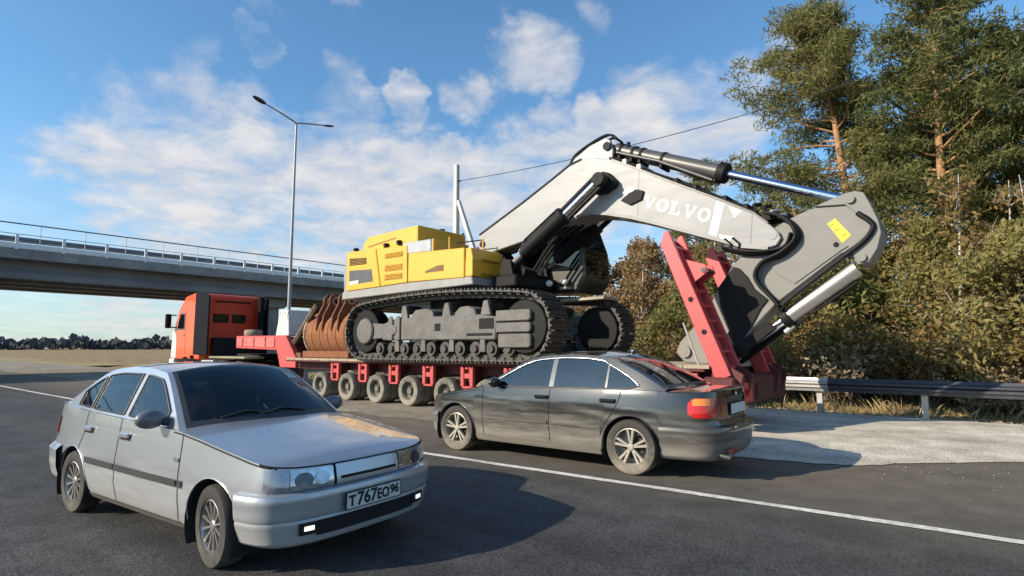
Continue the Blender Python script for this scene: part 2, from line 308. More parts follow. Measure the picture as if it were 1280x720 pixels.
# gravel and litter along the edge of the hard shoulder
M_STONE = mat('roadside_gravel', (.22, .19, .15), .95, var=.45, vscale=1.5)
def scatter(name, m, N_, fpos, fsize, flat=.6):
    v = []; f = []
    base = np.array([(1,0,0),(-.5,.87,0),(-.5,-.87,0),(0,0,1.)])
    for i in range(N_):
        p = fpos(); s_ = fsize(); a = rng.uniform(0, 6.28); c_, s2 = math.cos(a), math.sin(a)
        q = base*np.array([s_*rng.uniform(.6, 1.4), s_*rng.uniform(.5, 1.2), s_*flat*rng.uniform(.5, 1.4)])
        x = q[:, 0]*c_-q[:, 1]*s2; y = q[:, 0]*s2+q[:, 1]*c_
        b = len(v); v += [(p[0]+x[j], p[1]+y[j], p[2]+q[j, 2]) for j in range(4)]; f += [(b, b+1, b+3), (b+1, b+2, b+3), (b+2, b, b+3)]
    me = bpy.data.meshes.new(name); me.from_pydata(v, [], f); me.materials.append(m); o = bpy.data.objects.new(name, me); col.objects.link(o); o['kind'] = 'stuff'; return o
def gp():
    x = rng.uniform(-45, 9); y = 15.25+abs(rng.normal(0, .28)); return (x, y, max(ground_z(x, y), .0)+.002)
scatter('roadside_gravel', M_STONE, 5200, gp, lambda: rng.uniform(.012, .05))
def gp2():
    x = rng.uniform(-30, 6); y = rng.choice([8.5, 8.9, 9.3, 10.0, 14.6, 15.0])+rng.normal(0, .35); return (x, y, .012)
scatter('road_grit', M_STONE, 2600, gp2, lambda: rng.uniform(.005, .018))
M_LEAF = mat('fallen_leaves', (.36, .20, .075), .8, var=.5, vscale=2)
def gp3():
    x = rng.uniform(-24, 9); y = 15.5+rng.exponential(2.2); return (x, y, ground_z(x, y)+rng.uniform(.0, .03))
scatter('fallen_leaves', M_LEAF, 20000, gp3, lambda: rng.uniform(.02, .06), .25)
# dry grass of the verge: blades
def grass(name, N_, xr, yfun, hr, m, w=.012):
    p = np.array([(rng.uniform(*xr), yfun()) for _ in range(N_)]); n_ = len(p); z = np.array([ground_z(x, y) for x, y in p])
    h = rng.uniform(*hr, n_); a = rng.uniform(0, 2*np.pi, n_); ln = rng.uniform(.1, .9, n_)*h; d = rng.uniform(0, 2*np.pi, n_)
    dx, dy = np.cos(a)*w, np.sin(a)*w; lx, ly = np.cos(d)*ln, np.sin(d)*ln
    V = np.stack([np.stack([p[:,0]-dx, p[:,1]-dy, z], 1), np.stack([p[:,0]+dx, p[:,1]+dy, z], 1), np.stack([p[:,0]+lx*.4+dx*.6, p[:,1]+ly*.4+dy*.6, z+h*.6], 1), np.stack([p[:,0]+lx, p[:,1]+ly, z+h], 1)], 1).reshape(-1, 3)
    F = (np.arange(n_)[:, None]*4+np.array([[0, 1, 2, 3]])).tolist()
    me = bpy.data.meshes.new(name); me.from_pydata(V.tolist(), [], F); me.materials.append(m); o = bpy.data.objects.new(name, me); col.objects.link(o); o['kind'] = 'stuff'; return o
M_DRYG = mat('dry_grass', (.34, .25, .12), .9, var=.45, vscale=1.2)
M_GRNG = mat('verge_grass', (.12, .13, .045), .9, var=.5, vscale=1.0)
grass('dry_grass', 26000, (-30, 8), lambda: 15.6+rng.exponential(2.9), (.03, .13), M_DRYG, .006)
grass('verge_grass', 9000, (-30, 8), lambda: 16.3+rng.exponential(2.6), (.05, .2), M_GRNG, .007)
grass('tall_weeds', 900, (-20, 7), lambda: 17.2+rng.exponential(1.2), (.12, .45), M_DRYG, .005)
# far wood on the left: one mass
def far_wood():
    v = []; f = []
    for i in range(9000):
        a = rng.uniform(R(112), R(176)); d = rng.uniform(490, 570); x, y = d*math.cos(a), d*math.sin(a)
        h0 = 8.6+1.6*math.sin(a*61)+1.1*math.sin(a*143+1)+.8*math.sin(a*310+2); h = h0*rng.uniform(.55, 1.12); w = rng.uniform(.8, 2.6); b = len(v); t = rng.uniform(0, 3.14); zc = rng.uniform(.35, .9)*h
        k = 7; c_, s_ = math.cos(t), math.sin(t); r_ = rng.uniform(.6, 1.15, k)
        v += [(x+c_*w*r_[j]*math.cos(6.283*j/k), y+s_*w*r_[j]*math.cos(6.283*j/k), max(-.3, zc+w*1.05*r_[j]*math.sin(6.283*j/k))) for j in range(k)]; f.append(tuple(range(b, b+k)))
        if i % 3 == 0: b = len(v); v += [(x-.15, y, -.3), (x+.15, y, -.3), (x+.1, y, h*.8), (x-.1, y, h*.8)]; f.append((b, b+1, b+2, b+3))
    me = bpy.data.meshes.new('far_wood'); me.from_pydata(v, [], f); me.materials.append(mat('far_wood_foliage', (.075, .082, .088), .95, var=.5, vscale=.06)); o = bpy.data.objects.new('far_wood', me); col.objects.link(o); o['kind'] = 'stuff'
far_wood()
# ------------------------------------------------------------------ overpass
M_CONC = mat('overpass_concrete', (.30, .295, .285), .9, var=.2, vscale=.5, bump=.2, bscale=8, dirt=((.11, .105, .10), .75, 1.2, -6, 16))
M_GIRD = mat('girder_concrete', (.215, .215, .215), .9, var=.22, vscale=.4, bump=.2, bscale=6)
M_RAIL = mat('overpass_rail_steel', (.80, .80, .79), .6, 0, var=.08)
M_RAILD = mat('handrail_shaded_rail', (.10, .11, .13), .6, .2, var=.1); M_RAILG = mat('weathered_guard_rail', (.17, .19, .215), .6, .1, var=.15); M_RAILP = mat('pale_handrail_post', (.5, .53, .56), .6, .2, var=.1)
ov = thing('overpass', 'grey concrete road bridge crossing the highway behind the red truck', 'bridge', (-40, 20, 0), world=True)
YA, YB = -70, 110
part(MB().box(-50, -40.1, YA, YB, 6.55, 6.98), 'deck', M_CONC, ov, bevel=.05)
for x in (-40.95, -43.6, -46.4, -49.1):
    part(MB().prism([(x-.35, 5.3), (x+.35, 5.3), (x+.35, 5.6), (x+.14, 5.85), (x+.14, 6.3), (x+.5, 6.56), (x-.5, 6.56), (x-.14, 6.3), (x-.14, 5.85), (x-.35, 5.6)], YA, YB), 'girder', M_GIRD, ov)
part(MB().box(-40.12, -39.92, YA, YB, 6.3, 7.02), 'fascia_beam', M_CONC, ov, bevel=.03)
part(MB().box(-50.2, -49.9, YA, YB, 6.5, 7.02), 'fascia_beam', M_CONC, ov, bevel=.03)
part(MB().box(-40.3, -39.90, YA, YB, 6.86, 7.15), 'kerb', M_RAIL, ov, bevel=.02)
wb = [(0, 0), (.02, .06), (.075, .09), (.075, .135), (.015, .155), (.075, .175), (.075, .22), (.02, .25), (0, .31)]
def wbeam(xf, z0, y0, y1, sgn=1, th=.006):
    pr = [(xf+sgn*a, z0+b) for a, b in wb]; pr2 = [(xf+sgn*(a-th), z0+b) for a, b in wb[::-1]]
    return MB().prism(pr+pr2, y0, y1)
for xx, sg in ((-40.35, 1), (-49.6, -1)):
    part(wbeam(xx, 7.24 if sg > 0 else 7.62, YA, YB, sg), 'guard_rail', M_RAILG if sg > 0 else M_RAILD, ov)  # far rail's shaded back is put into its dark colour
    po = MB().box(-39.93 if sg > 0 else xx+.05, -39.86 if sg > 0 else xx+.15, -.07, .07, 6.80, 7.60)
    for j, y in enumerate(np.arange(-20, 75, 2.05)):
        if j == 0: p0 = part(po, 'guard_post', M_RAIL, ov); p0.location.y = 0; me = p0.data; base = p0.location.copy(); p0.location.y += y
        else:
            c = p0.copy(); col.objects.link(c); c.location.y = base.y+y
M_hand = MB().cyl((-40.02, YA, 8.22), (-40.02, YB, 8.22), .035, n_=8).cyl((-40.02, YA, 7.65), (-40.02, YB, 7.65), .018, n_=6)
part(M_hand, 'handrail', M_RAILD, ov)
hp = None
for y in np.arange(-20, 75, 2.05):
    if hp is None: hp = part(MB().box(-40.04, -40.0, -.014, .014, 7.1, 8.22), 'handrail_post', M_RAILP, ov); b0 = hp.location.y; hp.location.y = b0+y+1
    else: c = hp.copy(); col.objects.link(c); c.location.y = b0+y+1
for yy in (-14, 22.3, 58):
    part(MB().box(-48.6, -41.4, yy-.7, yy+.7, 4.55, 5.3), 'pier_cap', M_CONC, ov, bevel=.06)
    for x in (-42.3, -45, -47.7): part(MB().cyl((x, yy, -.5), (x, yy, 4.56), .55, n_=20), 'pier_column', M_CONC, ov, smooth=40)
# ------------------------------------------------------------------ street lamp
M_POLE = mat('lamp_pole_steel', (.30, .31, .32), .5, .4, var=.1)
lx, ly = -30., 16.85
lamp = thing('street_lamp', 'tall grey lamp post with two arms rising in front of the bridge', 'street lamp', (lx, ly, 0), world=True)
part(MB().cyl((lx, ly, 0), (lx, ly, .5), .2, .19, 14).cyl((lx, ly, .5), (lx, ly, 14.45), .11, .06, 12), 'pole', M_POLE, lamp, smooth=40)
ends = []
for sgn, dz in ((-1, .62), (1, .38)):
    e = Vector((lx-.25 if sgn < 0 else lx, ly+sgn*1.75, 14.45+dz)); ends.append(e)
    part(MB().tube([(lx, ly, 14.3), (lx, ly+sgn*.08, 14.46), (lx+(e.x-lx)*.5, ly+sgn*.9, 14.47+dz*.5), e], [.055, .05, .045, .035], 8), 'arm', M_POLE, lamp, smooth=40)
    d = (e-Vector((lx, ly, 14.45))).normalized()
    hd = MB().sphere((0, 0, 0), (.13, .40, .06), 14, 8); q = Vector((0, 1, 0)).rotation_difference(d); hd.xform(Matrix.Translation(e+d*.35) @ q.to_matrix().to_4x4())
    part(hd, 'lamp_head', M_TRIM, lamp, smooth=50)
# ------------------------------------------------------------------ utility pole with strut and cable
M_UP = mat('utility_pole_concrete', (.55, .54, .51), .9, var=.15, vscale=2, bump=.15)
up = thing('utility_pole', 'slim pale concrete utility pole with a slanted brace behind the excavator', 'utility pole', (-21.09, 21, 0), world=True)
def taper(p0, p1, w0, w1):
    v = [(p[0]+dx*w/2, p[1]+dy*w/2, p[2]) for p, w in ((p0, w0), (p1, w1)) for dx, dy in ((-1, -1), (1, -1), (1, 1), (-1, 1))]
    return MB().add(v, [(3,2,1,0),(4,5,6,7),(0,1,5,4),(1,2,6,5),(2,3,7,6),(3,0,4,7)])
part(taper((-21.09, 21, -.3), (-21.09, 21, 11.15), .34, .23), 'pole', M_UP, up, bevel=.02)
part(taper((-17.0, 21, -.3), (-20.95, 21, 9.2), .30, .20), 'brace', M_UP, up, bevel=.02)
part(MB().cyl((-20.98, 21, 10.24), (-20.82, 21, 10.24), .05, n_=8), 'insulator', M_TRIM, up, smooth=30)
ca = tag(MB().tube([(-20.82+18.8*t, 21+2.2*t, 10.24+.9*t-1.5*t*(1-t)) for t in np.linspace(0, 1, 18)], .017, 5).build('power_cable', M_TRIM), 'thin dark cable strung from the utility pole across to the pines', 'cable')
# ------------------------------------------------------------------ roadside guardrail
M_NAVY = mat('dark_navy_rail', (.03, .036, .05), .55, .1, var=.3, vscale=5, dirt=((.2, .18, .15), .3, 8, 0, 1))  # dark navy tone of the right-hand rail beams
gr = thing('guardrail', 'low galvanised crash barrier along the far edge of the shoulder', 'guardrail', (-3.2, 15, 0), world=True)
def wbeam_x(x0, x1, y, z0):
    pr = [(y-a, z0+b) for a, b in wb]; pr2 = [(y-a+.006, z0+b) for a, b in wb[::-1]]
    return MB().prism_x(pr+pr2, x0, x1)
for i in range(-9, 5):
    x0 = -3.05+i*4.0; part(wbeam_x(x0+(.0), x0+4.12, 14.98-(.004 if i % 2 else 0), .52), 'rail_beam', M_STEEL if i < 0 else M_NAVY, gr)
gp0 = None
for i in range(-18, 9):
    if gp0 is None:
        gp0 = part(MB().box(-.06, .06, 15.06, 15.2, -.3, .82).box(-.05, .05, 14.985, 15.06, .58, .76), 'rail_post', M_STEEL, gr, bevel=.006); bx = gp0.location.x; gp0.location.x = bx-3.14+i*2.0
    else: c = gp0.copy(); col.objects.link(c); c.location.x = bx-3.14+i*2.0
# ================================================================== CARS
class Body:
    """plan outline (half) swept with a vertical profile; s = metres along the outline from the nose centre"""
    def __init__(s, plan, side, front, rear, zt, zb, arches, Rarch, green, tumble, shelf=.02):
        P = catmull([(x, y) for x, y in plan], 14); d = np.r_[0, np.cumsum(np.hypot(*np.diff(P, axis=0).T))]
        s.L = d[-1]; s.S = np.linspace(0, s.L, 700); s.X = np.interp(s.S, d, P[:, 0]); s.Y = np.interp(s.S, d, P[:, 1])
        tx, ty = np.gradient(s.X), np.gradient(s.Y); ln = np.hypot(tx, ty); s.NX, s.NY = ty/ln, -tx/ln
        s.side, s.front, s.rear = map(np.array, (side, front, rear)); s.ztp = np.array(sorted(zt)); s.zbp = np.array(sorted(zb)); s.arches = arches; s.Ra = Rarch
        G = catmull(green, 10); s.G = G; s.tumble = tumble; s.shelf = shelf
    def zt(s, x): return float(np.interp(x, s.ztp[:, 0], s.ztp[:, 1]))
    def zb(s, x):
        z = float(np.interp(x, s.zbp[:, 0], s.zbp[:, 1]))
        for xc, zc in s.arches:
            if abs(x-xc) < s.Ra: z = max(z, zc+math.sqrt(s.Ra**2-(x-xc)**2))
        return z
    def P(s, ss, z, off=0., side=-1):
        x, y, nx, ny = (float(np.interp(ss, s.S, a)) for a in (s.X, s.Y, s.NX, s.NY))
        f = s.front if nx > 0 else s.rear
        o = np.interp(z, s.side[:, 0], s.side[:, 1])*ny*ny+np.interp(z, f[:, 0], f[:, 1])*nx*nx-off
        return (x-nx*o, side*(y-ny*o), z)
    def s_of_x(s, x):    # along the flank
        i = np.argmax(s.Y > .9*s.Y.max()); j = len(s.Y)-np.argmax(s.Y[::-1] > .9*s.Y.max())
        k = np.arange(max(0, i-150), min(len(s.X), j+150)); return float(np.interp(-x, -s.X[k], s.S[k]))
    def zgreen(s, x):
        G = s.G[s.G[:, 0].argsort()]; return float(np.interp(x, G[:, 0], G[:, 1]))
    def ygreen(s, x, z):
        zb = s.zt(x); yb = abs(s.P(s.s_of_x(x), zb)[1])
        h = max(0, z-zb); return yb-s.shelf-h*s.tumble-.06*h*h
    def wall(s, mb, s0, s1, zlo=None, zhi=None, off=0., n_=120, m=10, mi=0, sides=(-1, 1), prof=None):
        for sd in sides:
            rows = []
            for ss in np.linspace(s0, s1, n_):
                x = float(np.interp(ss, s.S, s.X)); a = zlo(ss, x) if zlo else s.zb(x); b = zhi(ss, x) if zhi else s.zt(x)
                r_ = []
                for t in np.linspace(0, 1, m):
                    z = a+(b-a)*t; r_.append(s.P(ss, z, off+(np.interp(z, prof[0], prof[1]) if prof else 0), sd))
                rows.append(r_)
            mb.grid(rows, mi, flip=(sd > 0))
        return mb
    def ribbon(s, mb, pts, w, off, sides=(-1, 1), mi=0):        # thin strip on the flank along (x,z) points
        for sd in sides:
            q = [Vector(s.P(s.s_of_x(x), z, off, sd)) for x, z in pts]; rows = []
            for i, p in enumerate(q):
                t = (q[min(i+1, len(q)-1)]-q[max(i-1, 0)]).normalized(); n_ = t.cross(Vector((0, sd, 0))).normalized(); rows.append([p-n_*w/2, p+n_*w/2])
            mb.grid(rows, mi, flip=(sd < 0))
        return mb
    def lid(s, mb, s0, s1, crown, n_=26, mi=0, off=0., vmax=1.):
        rows = []; ymax = s.Y.max()
        for ss in np.linspace(s0, s1, n_):
            x = float(np.interp(ss, s.S, s.X)); p = s.P(ss, s.zt(x)); k = crown(x)*(abs(p[1])/ymax)**1.6
            rows.append([(p[0], v*abs(p[1]), p[2]+k*(1-abs(v)**2.6)+off) for v in np.linspace(-vmax, vmax, 19)])
        return mb.grid(rows, mi, flip=True)
    def top_pt(s, q, v, bows, off=0.):      # q in [0,1] along the greenhouse line
        G = s.G; i = q*(len(G)-1); k = np.arange(len(G)); x, z = np.interp(i, k, G[:, 0]), np.interp(i, k, G[:, 1])
        x2, z2 = np.interp(min(i+.6, len(G)-1), k, G[:, 0]), np.interp(min(i+.6, len(G)-1), k, G[:, 1]); x1, z1 = np.interp(max(i-.6, 0), k, G[:, 0]), np.interp(max(i-.6, 0), k, G[:, 1])
        t = Vector((x2-x1, 0, z2-z1)).normalized(); n_ = Vector((-t.z, 0, t.x)); n_ = n_ if n_.z > 0 else -n_
        w = max(0., 1-q/.26) if q < .26 else max(0., (q-.72)/.28); w = w**.8
        n_ = n_.lerp(Vector((math.copysign(1, n_.x), 0, .06)), w).normalized()
        c = np.interp(q, *bows); y = s.ygreen(x, z)
        k2 = c*(1-v*v)+off; return (x+n_.x*k2, v*y, z+n_.z*k2)
    def top(s, mb, q0, q1, v0, v1, bows, off=0., n_=30, m=17, mi=0):
        return mb.grid([[s.top_pt(q, v, bows, off) for v in np.linspace(v0, v1, m)] for q in np.linspace(q0, q1, n_)], mi, flip=True)
    def q_of(s, x): return float(np.interp(-x, -s.G[:, 0], np.linspace(0, 1, len(s.G))))
    def pane(s, mb, x0, x1, zlo, zhi, off=.003, sides=(-1, 1), n_=20, mi=0):
        for sd in sides:
            rows = []
            for x in np.linspace(x0, x1, n_):
                a, b = zlo(x), zhi(x); b = max(b, a+.001)
                rows.append([(x, sd*(s.ygreen(x, a+(b-a)*t)+off), a+(b-a)*t) for t in np.linspace(0, 1, 5)])
            mb.grid(rows, mi, flip=(sd > 0))
        return mb
    def pane_edge(s, x0, x1, zlo, zhi, sd, off=.006, n_=24):
        X = np.linspace(x0, x1, n_); up = [(x, sd*(s.ygreen(x, max(zhi(x), zlo(x)+.001))+off), max(zhi(x), zlo(x)+.001)) for x in X]
        dn = [(x, sd*(s.ygreen(x, zlo(x))+off), zlo(x)) for x in X[::-1]]; return up+dn+[up[0]]
def wheel_parts(parent, c, out, r, w, rim_r, spoke, mtyre, mrim, mhub=None):
    """tyre on a rim; out = -1/+1 is the outer side (y)"""
    o = out; cx, cy, cz = c
    rim = MB(); rw = w*.5
    rim.lathe_y([(rim_r*.985, o*rw*.86), (rim_r*.93, o*rw*.92), (rim_r*.9, o*rw*.8), (rim_r*.86, -o*rw*.2), (rim_r*.2, -o*rw*.25)], c, 40)
    spoke(rim, c, o, rw, rim_r)
    ro = part(rim, 'wheel', mrim, parent, smooth=35)
    t = MB().lathe_y([(rim_r*.97, o*rw*.80), (rim_r*1.0, o*rw*.97), (rim_r+(r-rim_r)*.45, o*rw*1.06), (r*.955, o*rw*.94), (r*.99, o*rw*.74), (r, o*rw*.4), (r, -o*rw*.5), (r*.96, -o*rw*.95), (rim_r*1.0, -o*rw)], c, 48)
    part(t, 'tyre', mtyre, ro, smooth=40)
    for k in range(0): pass
    part(MB().cyl((cx, cy+o*rw*.1, cz), (cx, cy-o*rw*.2, cz), rim_r*.62, n_=28), 'brake_disc', MATS.get('brake') or mat('brake', (.05, .045, .04), .6, .5), ro)
    return ro
def spokes(nn, w0, w1, pair=0., dish=.1, hub=.22, r_in=.2):
    def f(mb, c, o, rw, R_):
        for k in range(nn):
            for dd in ((-pair, pair) if pair else (0,)):
                a = 2*math.pi*k/nn+dd+.3; ca, sa = math.cos(a), math.sin(a)
                p0 = Vector((c[0]+ca*R_*r_in, c[1]+o*rw*(.86-dish), c[2]+sa*R_*r_in)); p1 = Vector((c[0]+ca*R_*.93, c[1]+o*rw*.82, c[2]+sa*R_*.93))
                d = (p1-p0).normalized(); n_ = Vector((0, o, 0)); sd = d.cross(n_).normalized(); h = .035*n_
                q = [p0-sd*w0-h, p0+sd*w0-h, p1+sd*w1-h, p1-sd*w1-h, p0-sd*w0*.75, p0+sd*w0*.75, p1+sd*w1*.8, p1-sd*w1*.8]
                fs = [(4,5,6,7),(0,1,5,4),(2,3,7,6),(1,2,6,5),(3,0,4,7)]
                mb.add(q, fs if o < 0 else [f_[::-1] for f_ in fs])
        mb.lathe_y([(R_*hub, o*rw*(.70-dish)), (R_*hub, o*rw*(.86-dish)), (R_*hub*.8, o*rw*(.95-dish)), (R_*.09, o*rw*(.97-dish)), (.001, o*rw*(.97-dish))], c, 20)
    return f
def text_mesh(txt, size, extrude=.001):
    cu = bpy.data.curves.new('text', 'FONT'); cu.body = txt; cu.size = size; cu.extrude = extrude; cu.align_x = 'CENTER'; cu.align_y = 'CENTER'; cu.resolution_u = 3; cu.offset = .0035
    o = bpy.data.objects.new('text', cu); col.objects.link(o); dg = bpy.context.evaluated_depsgraph_get(); dg.update()
    me = bpy.data.meshes.new_from_object(o.evaluated_get(dg)); bpy.data.objects.remove(o); return me
M_PLATE = mat('plate_white', (.62, .62, .60), .45, var=.06)
M_INK = mat('plate_black', (.012, .012, .012), .6)
M_LENS = mat('headlamp_lens', (.42, .46, .52), .06, .75, 1., var=.35, vscale=14)
M_LENSD = mat('headlamp_bowl', (.05, .06, .075), .1, .5, 1., var=.3)
M_BRIGHT = mat('lamp_reflector', (.9, .91, .93), .08, 1.0)
M_AMBER = mat('amber_lens', (.85, .24, .02), .12, 0, 1., var=.1)
M_RED = mat('red_lens', (.55, .012, .012), .12, 0, 1., var=.15)
M_DKRED = mat('smoky_red_lens', (.16, .012, .012), .15, 0, 1., var=.15)
M_UNDER = mat('underbody', (.015, .015, .015), .9)
def car_common(B, t, paint, bows, rw, axles, track_out, wheel, gl_v=.9, hoodX=None, lidX=None, crownF=None, crownR=None, cut=None, qcut=()):
    sH, sT = B.s_of_x(hoodX), B.s_of_x(lidX)
    body = part(B.wall(MB(), 0, B.L, n_=260, m=12), 'body', paint, t, smooth=38)
    # shut the tops of the flanks to the greenhouse
    hood = part(B.lid(MB(), .0, sH, crownF, n_=40), 'hood', paint, t, smooth=40)
    lid = part(B.lid(MB(), sT, B.L, crownR, n_=30), 'trunk_lid', paint, t, smooth=40)
    xa, xc = B.G[0][0], B.G[-1][0]
    def shell(name, m, inset):
        mb = MB(); nx, nz = (170, 30) if cut else (50, 8)
        for sd in (-1, 1):
            rows = []
            for x in np.linspace(xa, xc, nx):
                zb_, zt_ = B.zt(x), B.zgreen(x); p = B.P(B.s_of_x(x), zb_, -inset, sd); r_ = [p]
                for k in np.linspace(0, 1, nz): z = zb_+.004+max(0, zt_-zb_-.004)*k; r_.append((x, sd*(B.ygreen(x, z)-inset), z))
                rows.append(r_)
            k0 = len(mb.v); mb.grid(rows, flip=(sd > 0))
        B.top(mb, 0, 1, -1, 1, bows, -inset, n_=150 if cut else 60, m=41 if cut else 21)
        if cut:                                         # openings for the panes
            nside = 2*nx*(nz+1); nt = 41; keep = []
            for f in mb.f:
                if f[0] < nside:
                    c = [sum(mb.v[i][j] for i in f)/4 for j in range(3)]; ok = not cut(c[0], c[2])
                else:
                    q = ((f[0]-nside)//nt+.5)/149; v = -1+2*((f[0]-nside) % nt+.5)/40; ok = not any(q0 < q < q1 and abs(v) < vm for q0, q1, vm in qcut)
                if ok: keep.append(f)
            mb.f = keep; mb.m = [0]*len(keep)
        return part(mb, name, m, t, smooth=32)
    roof = shell('roof', paint, 0)
    if cut:
        M_IN = mat('dark_cabin_lining', (.035, .034, .033), .9, var=.15)
        shell('headliner', M_IN, .022)
        M_SEAT = mat('grey_seat_fabric', (.075, .072, .07), .95, var=.2, vscale=12)
        hw = track_out-.09
        tub = MB(); tub.box(-1.75, .85, -hw, hw, .30, .36).box(-1.6, .60, -hw, -hw+.03, .36, .86).box(-1.6, .60, hw-.03, hw, .36, .86).box(.72, .80, -hw+.08, hw-.08, .36, .80).box(-1.70, -1.65, -hw+.1, hw-.1, .36, .90)
        part(tub, 'cabin_tub', M_IN, t)
        part(MB().prism([(.80, .60), (.36, .64), (.32, .78), (.42, .86), (.66, .845), (.80, .80)], -hw+.12, hw-.12), 'dashboard', M_IN, t, bevel=.03)
        for y in (-.36, .36):
            st_ = part(MB().box(-.42, .10, y-.25, y+.25, .42, .58), 'front_seat', M_SEAT, t, bevel=.05)
            part(MB().obox((-.50, y, .82), (.07, 0, .02), (0, .24, 0), (-.09, 0, .30)), 'seat_back', M_SEAT, st_, bevel=.04); part(MB().obox((-.62, y, 1.19), (.045, 0, .01), (0, .13, 0), (-.02, 0, .085)), 'headrest', M_SEAT, st_, bevel=.03)
        st_ = part(MB().box(-1.35, -.85, -.62, .62, .42, .60), 'rear_seat', M_SEAT, t, bevel=.05); part(MB().obox((-1.42, 0, .84), (.07, 0, .02), (0, .62, 0), (-.09, 0, .26)), 'seat_back', M_SEAT, st_, bevel=.04)
        ring = [Vector((.20, .36, .84))+Matrix.Rotation(R(-62), 3, 'Y') @ Vector((.185*math.cos(a), .185*math.sin(a), 0)) for a in np.linspace(0, 2*math.pi, 25)]
        sw_ = part(MB().tube(ring, .014, 7), 'steering_wheel', M_TRIM, t, smooth=60); part(MB().cyl((.20, .36, .84), (.46, .36, .74), .035, n_=10), 'steering_column', M_TRIM, sw_)
        part(MB().sphere((.16, 0, 1.25), (.02, .11, .035), 12, 7), 'interior_mirror', M_TRIM, t, smooth=50)
    # arches: dark liners; underbody
    for xc_, zc in B.arches:
        for sd in (-1, 1):
            mb = MB(); y1 = sd*(track_out+.012); y0 = sd*(track_out-.42)
            A_ = np.linspace(-.5, math.pi+.5, 22)
            mb.grid([[(xc_+B.Ra*math.cos(a), y, zc+B.Ra*math.sin(a)) for y in (y1, y0)] for a in A_], flip=(sd > 0)); k = len(mb.v)
            mb.v.append((xc_, y0, zc)); mb.f += [(k, 2*i+1, 2*i+3) for i in range(21)]; mb.m += [0]*21
            part(mb, 'wheel_arch_liner', M_UNDER, t)
    (xf, zf), (xr, zr) = B.arches; mb = MB()
    mb.box(xr+B.Ra, xf-B.Ra, -track_out+.1, track_out-.1, .2, .5).box(xf-B.Ra-.02, B.X.max()-.28, -.42, .42, .22, .5).box(B.X.min()+.28, xr+B.Ra+.02, -.42, .42, .26, .5)
    mb.bar((xf, -.6, zf), (xf, .6, zf), .08, .08).bar((xr, -.6, zr), (xr, .6, zr), .08, .08)
    part(mb, 'underbody', M_UNDER, t)
    for xw, zw in B.arches:
        for sd in (-1, 1): wheel(t, (xw, sd*(track_out-rw/2), zw), sd)
    return body, hood, lid, roof
